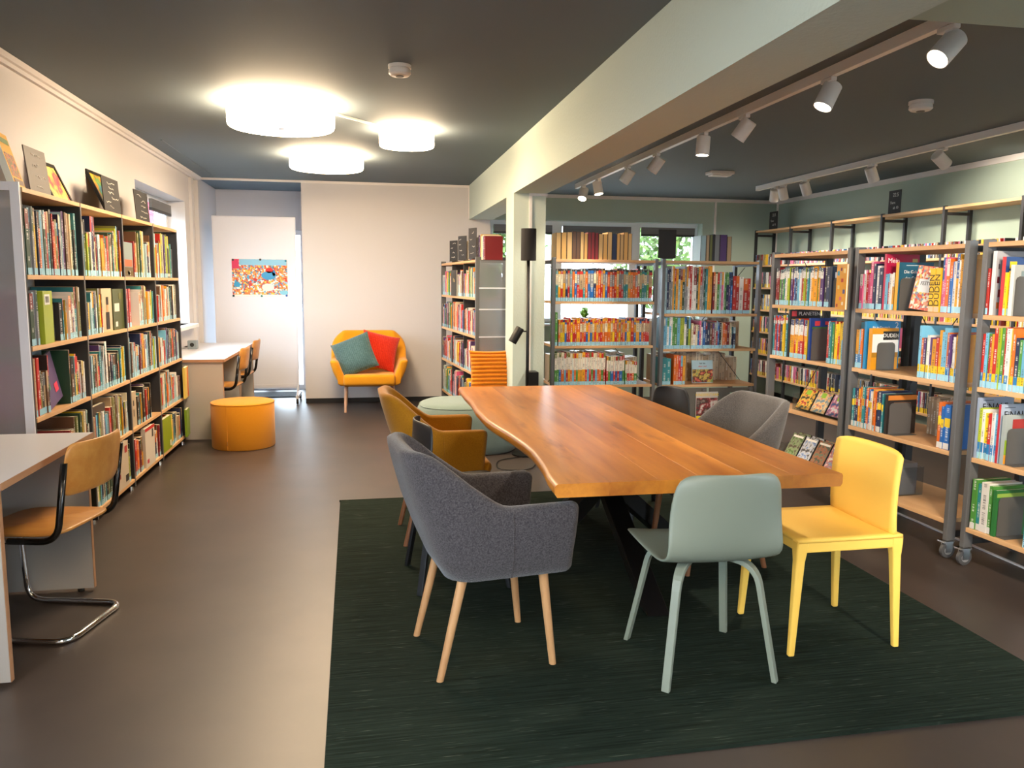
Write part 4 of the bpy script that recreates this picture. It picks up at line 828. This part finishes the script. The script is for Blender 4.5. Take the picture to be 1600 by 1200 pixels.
# media cases on the right wall bookcase
bm = MB(); rnd = random.Random(3); pm = ['#d8d4ce', '#e8e4da', '#1f1d20', '#2b2a30', '#b03028', '#3a6ea0', '#d8b030', '#50586a', '#c86a90', '#8a7a60', '#6a2a2a']
for k in range(7):
    for r, z in enumerate(zsW[1:]):
        x = k*.862+.02; hh = .135 if r == 0 else .19
        while x < k*.862+.83:
            ww = rnd.choice((.011, .011, .015, .015, .024)); hb = hh*rnd.choice((1, 1, 1, .75)); c = vary(rnd.choice(pm), rnd)
            bb = dict(M=UW.M @ Matrix.Translation((x, rnd.uniform(.005, .02), z+.0006)), w=ww, h=hb, d=.13, c=c, bands=[(0, .045, lin('#e9c81e'))] if r and rnd.random() < .75 else [], uo=rnd.random()*30)
            book_geo(bm, bb, False); x += ww+.0006
            if rnd.random() < .02: x += .06
o = bm.build('media_cases', book_m); o['kind'] = 'stuff'; tag(o, 'tightly packed disc cases on the right wall bookcase', 'disc cases')

# ------------------------------------------------------------------ individual face-out books, bookends, boards
def local_empty(name, label, cat, U, x, y, z, rz=0, tilt=0, grp=None, roll=0):
    o = bpy.data.objects.new(name, None); COL.objects.link(o); o.matrix_world = U.M @ Matrix.Translation((x, y, z)) @ Matrix.Rotation(rz, 4, 'Z') @ Matrix.Rotation(roll, 4, 'Y') @ Matrix.Rotation(tilt, 4, 'X'); o.empty_display_size = .05
    return tag(o, label, cat, grp)
def face_book(U, x, y, z, w_, h, th, colr, label, prints=(), rz=0, tilt=0, roll=0, pic=None, spine=None, name='face_out_book', texts=()):
    t = local_empty(name, label, 'book', U, x, y, z+.0008+th*math.sin(abs(tilt))+w_/2*math.sin(abs(roll)), rz, tilt, 'books shown cover out', roll)
    cm = mat('cover_'+str(colr), colr, .4)
    box('cover', -w_/2, 0, 0, w_/2, .002, h, cm, t); box('cover', -w_/2, th-.002, 0, w_/2, th, h, cm, t); box('spine', -w_/2-.0021, 0, 0, -w_/2-.0001, th, h, mat('cover_'+str(spine), spine, .4) if spine else cm, t); box('page_block', -w_/2, .0021, .002, w_/2-.003, th-.0021, h-.003, paper, t)
    if pic: box('cover_print', pic[0]*w_, -.0009, pic[1]*h, pic[2]*w_, -.0002, pic[3]*h, pic[4], t)
    for (a, b_, c, d, hx) in prints: box('cover_print', a*w_, -.0018, b_*h, c*w_, -.001, d*h, mat('print_'+hx, hx, .5), t)
    for (s_, cx, cz, size, m_) in texts: text(s_, size, m_, t, face_mtx(cx*w_, -.0022, cz*h, (1, 0, 0), (0, 0, 1)))
    return t
def bookend(U, x, y, z, label, w_=.14, h=.21, rz=0):
    t = local_empty('bookend', label, 'bookend', U, x, y, z+.0008, rz, 0, 'grey steel bookends')
    o = MB(); n = []; r = .02
    pts = [(-w_/2, 0), (w_/2, 0), (w_/2, h-r), (w_/2-r*.3, h-r*.3), (w_/2-r, h), (-w_/2+r, h), (-w_/2+r*.3, h-r*.3), (-w_/2, h-r)]
    o.loft([[Vector((a, 0, b)) for a, b in pts], [Vector((a, .003, b)) for a, b in pts]]); o.build('upright_plate', grey_plate, t); box('foot_plate', -w_/2, .0035, 0, w_/2, .014, .0022, grey_plate, t)
# right-hand shelves: last books of a run, their covers seen past the bookends
def cover_book(U, x, z, d, h, th, colr, label, prints=(), texts=(), spine=None): return face_book(U, x, .012+d/2, z, d, h, th, colr, label, prints, rz=PI/2, texts=texts, spine=spine, name='cover_book')
def side_end(U, x, z, label, w_=.14, h=.2, y=.02):
    t = local_empty('bookend', label, 'bookend', U, x, y+w_/2, z+.0008, PI/2, 0, 'grey steel bookends'); r = .02
    pts = [(-w_/2, 0), (w_/2, 0), (w_/2, h-r), (w_/2-r*.3, h-r*.3), (w_/2-r, h), (-w_/2+r, h), (-w_/2+r*.3, h-r*.3), (-w_/2, h-r)]
    o = MB(); o.loft([[Vector((a, 0, b)) for a, b in pts], [Vector((a, .003, b)) for a, b in pts]]); o.build('upright_plate', grey_plate, t); box('foot_plate', -w_/2, -.05, 0, w_/2, -.0005, .0022, grey_plate, t)
cover_book(U1, .688, 1.31, .20, .262, .02, '#16243c', 'dark navy book behind the bookend on the farthest right-hand shelf', [(-.4, .72, -.1, .86, '#b8c0cc')]); side_end(U1, .694, 1.31, 'grey bookend on the top row of the farthest right-hand shelf', .14, .19)
cover_book(U1, .252, .945, .24, .335, .018, '#221f24', 'tall black book titled PLANETEN on the farthest right-hand shelf', [(-.46, .86, -.3, .97, '#b93a44')], texts=[('PLANETEN', .12, .91, .036, white_print)])
cover_book(U1, .49, .945, .20, .285, .02, '#1d3c84', 'blue book behind the bookend, second row, farthest right-hand shelf', [(-.35, .82, -.15, .93, '#c43a44'), (.05, .84, .4, .92, '#d84040'), (-.45, .74, .45, .79, '#3d6a34')]); side_end(U1, .497, .945, 'grey bookend on the second row of the farthest right-hand shelf', .15, .215)
face_book(U2, -.035, -.06, 1.302, .175, .28, .012, '#e8a51c', 'orange cartoon-dotted book hanging on the shelf post, cover out', rz=math.radians(-18), prints=[(-.4, .05, -.25, .12, '#b03a2c'), (-.1, .2, .1, .28, '#e0708a'), (.2, .35, .4, .44, '#5a5a9a'), (-.35, .45, -.15, .53, '#e8d8a0'), (.0, .6, .2, .68, '#c03a3a'), (-.4, .75, -.2, .85, '#4aa0c0'), (.2, .8, .42, .9, '#f0d890'), (-.1, .85, .05, .92, '#7a3a5a'), (.15, .1, .3, .17, '#f0e8d0')])
cover_book(U2, .272, 1.31, .225, .325, .018, '#b81f48', 'crimson book titled Mein on the middle right-hand shelf', texts=[('Mein', -.30, .88, .042, white_print)], prints=[(.28, .82, .44, .92, '#c8b070')])
cover_book(U2, .375, 1.31, .235, .275, .022, '#1f5a74', 'teal blue book titled Geheimnisse der Geschichte behind a bookend', texts=[('Die Geheimnisse', .02, .80, .026, white_print), ('der Geschichte', .02, .67, .026, white_print)], spine='#e0a520', prints=[(-.3, .93, .2, .945, '#b8c8cc')]); side_end(U2, .383, 1.31, 'grey bookend in front of the teal blue book', .15, .185)
crowd_m = picture_mat('crowd_cover', ['#d86a4a', '#e8e0d4', '#c8433a', '#e8a080', '#7a8aa0', '#f0d8c0', '#b85848', '#e8c060'], 70)
face_book(U2, .525, .03, 1.31, .15, .245, .018, '#c85a40', 'leaning book with crowded red and white cover on the middle shelf', rz=0, tilt=math.radians(-8), roll=math.radians(5), pic=(-.49, .01, .49, .99, crowd_m), prints=[(-.3, .4, .3, .7, '#e4e6ea')], texts=[('FEST', .0, .6, .03, dark_print)])
def spine_book(U, x, z, w_, h, colr, label, txt, y=.01, tc=dark_print, size=.05):
    t = local_empty('lettered_book', label, 'book', U, x, y, z+.0008, 0, 0, 'lettered reference books'); cm = mat('cover_'+colr, colr, .4); box('cover', 0, 0, 0, .002, .2, h, cm, t); box('cover', w_-.002, 0, 0, w_, .2, h, cm, t); box('spine', .0021, 0, 0, w_-.0021, .002, h, cm, t); box('page_block', .0021, .0021, .002, w_-.0021, .197, h-.003, paper, t)
    text(txt, size, tc, t, face_mtx(w_/2, -.0008, h*.5, (0, 0, 1), (-1, 0, 0))); box('spine_label', .0003, -.0009, .002, w_-.0003, -.0002, .03, mat('label_peach', '#e8c0a0', .5), t)
spine_book(U2, .618, 1.31, .036, .235, '#ecbb14', 'left of two thick yellow DUDEN dictionaries, middle right-hand shelf', 'DUDEN'); spine_book(U2, .657, 1.31, .036, .237, '#ecba13', 'right of two thick yellow DUDEN dictionaries, middle right-hand shelf', 'DUDEN')
cover_book(U2, .136, .945, .24, .29, .018, '#2a86bc', 'sky blue textbook numbered 2 on the middle right-hand shelf', texts=[('2', .38, .91, .055, white_print), ('Fit in Deutsch', -.08, .87, .022, white_print)], prints=[(-.4, .80, .3, .82, '#d85a5a')])
cover_book(U2, .19, .945, .185, .25, .03, '#d9951c', 'amber and white DUDEN book with black title block, cover out', prints=[(-.5, .42, .5, .86, '#e6e4e2'), (-.5, .30, .5, .42, '#a8761c'), (-.1, .72, .5, .93, '#141414')], texts=[('DUDEN', .2, .825, .033, white_print)]); side_end(U2, .198, .945, 'grey bookend before the white and amber DUDEN book', .125, .165, y=.045)
cover_book(U2, .358, .58, .2, .235, .02, '#2a2320', 'dark brown book behind the bookend, third row of middle shelf', [(-.5, .86, .5, .98, '#c87a2c'), (-.3, .65, .3, .8, '#7a5a40')]); side_end(U2, .365, .58, 'grey bookend on the third row of the middle right-hand shelf', .155, .185)
cover_book(U3, .078, 1.31, .21, .315, .02, '#a9a6a8', 'large pale grey illustrated book at the right picture edge, top row', [(-.45, .5, -.38, .6, '#5a1c24'), (-.4, .28, -.28, .4, '#7a2a30'), (-.42, .1, -.34, .2, '#b8642c'), (-.44, .72, -.4, .8, '#5a4a4c')], spine='#e2e0e0')
cover_book(U3, .135, 1.31, .21, .285, .02, '#23447c', 'blue book with yellow badge and red spine at the right picture edge', [(-.4, .80, -.2, .92, '#e0c020'), (0, .86, .4, .88, '#a84a50')], spine='#c8242c')
cover_book(U3, .187, 1.31, .20, .245, .02, '#a9aaa6', 'light grey book behind the bookend at the right picture edge', [(-.3, .78, -.18, .88, '#7a8a8c'), (-.05, .74, .12, .88, '#58a89a')], spine='#e4e2dc'); side_end(U3, .194, 1.31, 'grey bookend on the top row at the right picture edge', .15, .19)
cover_book(U3, .046, .58, .215, .31, .012, '#96a2b8', 'left grey-blue workbook titled FiNALE on nearest right-hand shelf', texts=[('FiNALE', -.05, .84, .052, dark_print)], prints=[(-.4, .95, -.1, .96, '#404858')])
cover_book(U3, .178, .58, .21, .295, .012, '#a0acbe', 'right grey-blue workbook titled FiNALE on nearest right-hand shelf', texts=[('FiNALE', -.05, .82, .05, dark_print)], spine='#b82a34', prints=[(-.4, .94, -.1, .95, '#404858')])
cover_book(U3, .212, .58, .2, .245, .02, '#9ea6a4', 'schoolbook with red and green cover at the right picture edge', [(-.3, .5, .4, .92, '#a02a24'), (-.5, .2, -.1, .5, '#84a424'), (-.5, .02, -.1, .2, '#e0921c')]); side_end(U3, .22, .58, 'grey bookend on the third row at the right picture edge', .15, .18)
cover_book(U3, .197, .21, .2, .235, .02, '#2f6e38', 'green schoolbook behind the bookend, bottom row, nearest right-hand shelf', [(-.5, .85, .5, .93, '#8aa84a')]); side_end(U3, .204, .21, 'grey bookend on the bottom row of the nearest right-hand shelf', .155, .2)
# media stands on U1 and U2
def media_stand(U, x0, z, n, lab, pics, wid=.15, hh=.18):
    t = local_empty('display_stand', lab, 'display stand', U, x0, .03, z+.0008); L_ = n*(wid+.012)+.02
    for x in (0, L_-.003): box('side', x, 0, 0, x+.003, .2, .11, acryl, t)
    box('front_lip', .0031, 0, 0, L_-.0031, .003, .045, acryl, t); box('base', .0031, .0031, 0, L_-.0031, .2, .003, acryl, t)
    for i in range(n):
        for j in range(3 if hh < .17 else 2):
            d = local_empty('disc_case', f'{pics[i][0]}, {["front", "middle", "rear"][j]} case in its slot', 'disc case', U, x0+.012+i*(wid+.012), .045+j*.045, z+.0135, 0, math.radians(-28), 'disc cases in display stands')
            box('case', 0, 0, 0, wid, .014, hh, mat('case_dark', '#2c2e31', .3), d); box('cover_sheet', .003, -.0008, .003, wid-.003, -.0001, hh-.003, pics[i][1], d)
            if hh < .17: box('lime_sticker', wid*.3, -.0016, hh*.72, wid*.6, -.0009, hh*.95, mat('lime_sticker', '#8fc02c', .5), d)
            else: box('title_strip', wid*.1, -.0016, hh*.84, wid*.9, -.0009, hh*.92, white_print, d)
pm_ = lambda n, st, s=30: picture_mat(n, st, s, 'NOISE')
media_stand(U1, .30, .58, 3, 'clear acrylic stand of audio packs on the farthest right-hand shelf', [('audio pack with red and yellow cover', pm_('cd1', ['#1d1a18', '#c03020', '#e8c040', '#2a2422'])), ('audio pack with blue and orange cover', pm_('cd2', ['#4a6aa0', '#d88a4a', '#e8c890', '#6a8aa0'])), ('audio pack with pale blue and pink cover', pm_('cd3', ['#b8c4d4', '#d8d8dc', '#c86a8a', '#2a4a8a']))], .155, .155)
media_stand(U1, .18, .21, 4, 'clear stand of film cases on the lower farthest right-hand shelf', [('film case with green forest cover', pm_('dv1', ['#23341c', '#5a7a34', '#8a9a74', '#4a3a24'])), ('film case with blue mountain cover', pm_('dv2', ['#3a5aa0', '#8aa0c8', '#c8ccd4', '#3a3a40'])), ('film case with dark green fox cover', pm_('dv3', ['#1f2f28', '#3a4a34', '#a0522a', '#5a6a54'])), ('film case with blue and red cover', pm_('dv4', ['#4a6a9a', '#8aa0b8', '#b02a34', '#e0d8d0']))], .14, .19)
t = local_empty('disc_bin', 'clear plastic bin packed with grey disc cases on the middle shelf', 'storage bin', U2, .10, .02, .2108)
for a in ((0, 0, 0, .30, .003, .14), (0, .24, 0, .30, .243, .17), (0, .0031, .0, .003, .2399, .17), (.297, .0031, 0, .30, .2399, .17), (.0031, .0031, 0, .2969, .2399, .003)): box('bin_wall', *a, acryl, t)
for i in range(14):
    d = local_empty('disc_case', f'grey disc case in the clear bin, {ordw(i+1)} from left', 'disc case', U2, .106+i*.0205, .035, .2145, 0, 0, 'disc cases in the clear bin'); box('case', 0, 0, 0, .0145, .19, .19, mat('case_grey', '#74757a', .3), d); box('spine_print', .002, -.0008, .01, .0125, -.0001, .18, mat('case_print', ['#4a5460', '#8a8c90', '#5a4a48'][i % 3], .5), d)
# magazine doors, small book and board on U5
for i, x in enumerate((.035, .505)):
    d = box('door', x, .004, .105, x+.44, .02, .485, mat('door_grey', '#6a665f', .5, metal=.2), U5.root); MB().lathe([(.001, 0), (.012, 0), (.012, .02), (.001, .02)], 14, mt=Matrix.Translation((x+.40, .003, .471)) @ Matrix.Rotation(PI/2, 4, 'X')).build('knob', steel, d)
kid = pm_('mag_photo', ['#c9c2bd', '#8a7a70', '#3a2a26', '#a03a3c', '#d8d0c8'], 14)
t = face_book(U5, .475, -.012, .165, .215, .285, .006, '#cfc9c5', 'magazine titled KINDERSTARK with yellow lettering on the steel door', name='magazine', pic=(-.49, .01, .49, .80, kid), texts=[('KINDERSTARK', 0, .90, .036, yellow_print)], prints=[(-.48, .02, -.2, .2, '#e8d020'), (.1, .02, .48, .12, '#7ab0d0')])
t = face_book(U5, .815, -.012, .165, .215, .275, .006, '#8fb8a4', 'green magazine titled GEOlino on the steel door', name='magazine', pic=(-.49, .01, .49, .45, pm_('mag2', ['#7aa08a', '#c8d0b8', '#5a7a4a', '#d8b080'], 14)), texts=[('GEOlino', .12, .86, .05, white_print)], prints=[(-.45, .72, -.25, .95, '#b8283a'), (-.2, .68, .2, .76, '#2f6fb0')])
t = face_book(U5, .475, .10, .52, .21, .215, .012, '#a9c8d4', 'square picture book titled Ich bin deine Laus-like verse on open shelf', tilt=math.radians(-8), texts=[('Ich bin', .0, .86, .022, dark_print), ('dein Lied', .0, .73, .022, red_print)], pic=(-.49, .02, .49, .60, pm_('pb1', ['#e0c890', '#c84a34', '#2a241c', '#d8b04a', '#7a9a5a'], 16)))
t['label'] = 'square pale blue picture book alone on the open shelf'
def sign(U, x, y, z, w_, h, label, m=slate, lines=(), rz=0, scrib=0, seed=0, tilt=0):
    t = local_empty('chalkboard_sign', label, 'chalkboard', U, x, y, z+.0008+.031*math.sin(abs(tilt)), rz, tilt, 'small chalkboard signs'); box('board', -w_/2, 0, .006, w_/2, .006, h, m, t); box('foot', -w_*.32, -.022, 0, w_*.32, .03, .0055, blackm, t)
    for (s_, cx, cz, sz) in lines: text(s_, sz, chalk, t, face_mtx(cx*w_, -.001, cz*h, (1, 0, 0), (0, 0, 1)), 'chalk_lettering')
    rnd = random.Random(seed)
    for i in range(scrib):
        x0 = rnd.uniform(-.4, .0)*w_; z0 = h*(.85-.65*i/max(1, scrib-1)); p = [Vector((x0+j*w_*.055, -.0015, z0+rnd.uniform(-.035, .035)*h)) for j in range(rnd.randint(5, 9))]; MB().tube(p, .0018, 5).build('chalk_stroke', chalk, t)
# right wall signs
L225 = [('22.5', .08, .80, .05), ('Tiere', -.14, .48, .036), ('ab 10', .12, .26, .036)]
sign(UW, .36, .05, 2.14, .20, .22, 'black chalkboard reading 22.5 at the corner end of the wall bookcase', slate, L225); sign(UW, 2.70, .05, 2.14, .18, .225, 'black chalkboard reading 22.5 midway on the wall bookcase', slate, L225)
sign(U5, .06, .06, 1.681, .17, .265, 'blank black chalkboard standing between the two back-row shelves', slate)
for i, (x, w_, h, lab) in enumerate(((.50, .16, .225, 'black chalk sign farthest back on the shelf beside the pillar'), (.98, .16, .25, 'black chalk sign in the middle on the shelf beside the pillar'), (1.48, .14, .30, 'black chalk sign nearest on the shelf beside the pillar'))): sign(U6, x, .05, 1.68, w_, h, lab, slate, scrib=4, seed=i, rz=math.radians(20))
# top of the left bookcase
sign(UL, .53, .10, 1.88, .28, .25, 'worn grey-brown chalkboard beside the yellow book on the left bookcase', slate_l, scrib=4, seed=11, tilt=math.radians(-6)); sign(UL, 1.70, .075, 1.88, .36, .245, 'black chalkboard leaning before the green and orange picture', slate, scrib=6, seed=12, tilt=math.radians(-4)); sign(UL, 2.56, .10, 1.88, .38, .25, 'black chalkboard standing in front of the left window', slate, scrib=5, seed=13, tilt=math.radians(-4))
face_book(UL, .16, .06, 1.88, .20, .27, .03, '#dca414', 'yellow picture book standing at the near end on the left bookcase', rz=math.radians(8), tilt=math.radians(-16), prints=[(-.4, .80, .4, .90, '#5a7a3c'), (-.4, .06, .42, .16, '#5a3a2c')], pic=(-.4, .2, .4, .62, pm_('yb', ['#e0a020', '#8a2a24', '#4a6a2c', '#c85a24', '#3a2030'], 22)), spine='#e4e6dc')
def framed(x, w_, h, art, label):
    t = local_empty('picture_frame', label, 'picture', UL, x, .13, 1.8812+.02*math.sin(math.radians(24)), 0, math.radians(-24), 'small framed pictures'); b_ = .022
    box('frame_bar', -w_/2, 0, 0, -w_/2+b_, .02, h, blackm, t); box('frame_bar', w_/2-b_, 0, 0, w_/2, .02, h, blackm, t); box('frame_bar', -w_/2+b_, 0, 0, w_/2-b_, .02, b_, blackm, t); box('frame_bar', -w_/2+b_, 0, h-b_, w_/2-b_, .02, h, blackm, t); box('artwork', -w_/2+b_, .006, b_, w_/2-b_, .016, h-b_, art, t)
framed(.97, .32, .26, pm_('art1', ['#2e5a34', '#d8d080', '#e0c860', '#c03a5a', '#d88a70'], 7), 'black-framed abstract picture in yellow, pink and green'); framed(1.98, .34, .34, pm_('art2', ['#24406a', '#3a7a9a', '#4aa04a', '#e07a24', '#e0c030'], 7), 'black-framed abstract picture in blue, green and orange')
# face-out books of the left bookcase
face_book(UL, .25, .006, 1.125, .17, .265, .03, '#9fae1e', 'lime green book cover out with white barcode, left bookcase', rz=math.radians(6), prints=[(-.38, .74, .18, .94, '#e8e8e4'), (-.3, .78, .1, .9, '#5a5a58')])
bookend(UL, .36, .04, 1.125, 'dark bookend beside the lime green book on left bookcase', .12, .2); 
face_book(UL, .36, .03, .775, .22, .26, .012, '#5d4a72', 'purple dotted book leaning cover out, third row, left bookcase', rz=math.radians(4), tilt=math.radians(-8), roll=math.radians(-12), prints=[(-.4, .35, -.15, .55, '#5a9a5a'), (.1, .2, .35, .38, '#e03a5a'), (-.3, .7, 0, .95, '#3a8ac0')])
bookend(UL, .26, .10, .775, 'dark bookend on the third row of the left bookcase', .14, .24)
face_book(UL, .36, .14, .775, .26, .31, .012, '#7f98a2', 'large pale grey-blue book behind the purple book', [(-.5, 0, -.3, .2, '#c0a070')])
face_book(UL, 1.25, .02, 1.125, .20, .27, .02, '#c8b492', 'beige book with dark standing figure on cover, left bookcase', prints=[(-.15, .05, .2, .45, '#241a18'), (-.06, .45, .1, .62, '#c89868'), (-.08, .62, .14, .8, '#1c1616')])
face_book(UL, 1.475, .015, 1.125, .23, .265, .02, '#4a5228', 'olive green book cover out next to the figure book', prints=[(-.4, .45, .05, .65, '#d8d4c8'), (-.35, .08, -.15, .2, '#e0dcd0'), (.05, .75, .3, .9, '#6a6a3a')])
face_book(UL, 1.70, .03, 1.125, .16, .26, .02, '#4a2e22', 'dark brown patterned book cover out, second row of left bookcase', prints=[(-.3, .2, .2, .4, '#8a7a60'), (-.1, .5, .3, .7, '#6a3a2a')])
face_book(UL, 1.74, .012, 1.47, .23, .235, .02, '#7c8a88', 'book with village landscape cover, top row of left bookcase', prints=[(-.48, .02, .48, .28, '#5a4a24'), (-.4, .3, .4, .5, '#a85a34'), (-.1, .06, .2, .18, '#d8d4c4')])
face_book(UL, 2.95, .015, 1.47, .22, .24, .02, '#2c2422', 'dark brown book cover out at the far end of left bookcase', prints=[(-.4, .04, .1, .14, '#c8c0b0')])
face_book(UL, 1.33, .0, .085, .27, .30, .03, '#c8b8a4', 'beige boxed book with small pictures on the bottom row, left bookcase', prints=[(-.4, .55, -.2, .65, '#7a3a2c'), (-.4, .4, -.2, .5, '#5a6a3a'), (-.4, .25, -.2, .35, '#8a2a34'), (.2, .75, .4, .9, '#b03a3a'), (.2, .1, .45, .25, '#2a2422')])
face_book(UL, 2.03, .0, .085, .26, .29, .03, '#d8cec2', 'pale boxed book with red edge on the bottom row, left bookcase', prints=[(-.5, .92, .5, 1.0, '#c02a2a'), (.2, .7, .35, .9, '#4a4a48'), (-.4, .1, -.2, .2, '#c84a5a')])
face_book(UL, 2.56, .0, .085, .28, .27, .03, '#8fa022', 'lime boxed book at the far bottom row, left bookcase', prints=[(.25, .08, .4, .25, '#e8e4d8')])
face_book(UL, 1.71, .02, .425, .16, .25, .04, '#b8a88e', 'beige upright box on the fourth row of the left bookcase', prints=[(.0, .6, .12, .75, '#2a2624'), (.02, .3, .1, .5, '#3a3634')])
face_book(UL, .99, .02, .425, .22, .27, .03, '#3a3634', 'dark book with pale animal portrait on the fourth row', prints=[(-.3, .3, .3, .75, '#b8b0a8'), (-.1, .45, .1, .6, '#2a2422')])
face_book(UL, 3.21, -.03, .425, .20, .27, .02, '#d8bc5a', 'yellow book with red stripe projecting at the far end of left bookcase', prints=[(.1, .02, .3, .98, '#c8242a')], rz=math.radians(4)); face_book(UL, 3.20, -.03, .085, .17, .24, .02, '#7a9a24', 'green book projecting low at the far end of the left bookcase', rz=math.radians(4))
face_book(U6, .79, -.004, 1.31, .30, .27, .012, '#161c1e', 'black book lettered Plan shown cover out beside the pillar', texts=[('Plan', .1, .6, .06, mat('gold_print', '#d8c48a', .5))])
# small plant on annex sill
t = thing('potted_plant', 'small green potted plant on the annex window sill', 'plant', (2.73, 9.78, .951)); MB().lathe([(.001, 0), (.04, 0), (.055, .08), (.05, .08), (.048, .07), (.001, .07)], 20).build('pot', mat('pot_dark', '#3a3a38', .6), t)
rnd = random.Random(9)
for i in range(44):
    a = rnd.random()*2*PI; r_ = rnd.uniform(.05, .11); h = rnd.uniform(.12, .2); d = Vector((math.cos(a), math.sin(a), 0)); s_ = Vector((-d.y, d.x, 0))*.026; p0 = d*.01+Vector((0, 0, .07)); p1 = d*r_*.6+Vector((0, 0, h)); p2 = d*r_+Vector((0, 0, h-.02)); bm = MB(); bm.quad([p0-s_*.3, p0+s_*.3, p1+s_, p1-s_]); bm.quad([p1-s_, p1+s_, p2]); bm.build('leaf', green_leaf, t)
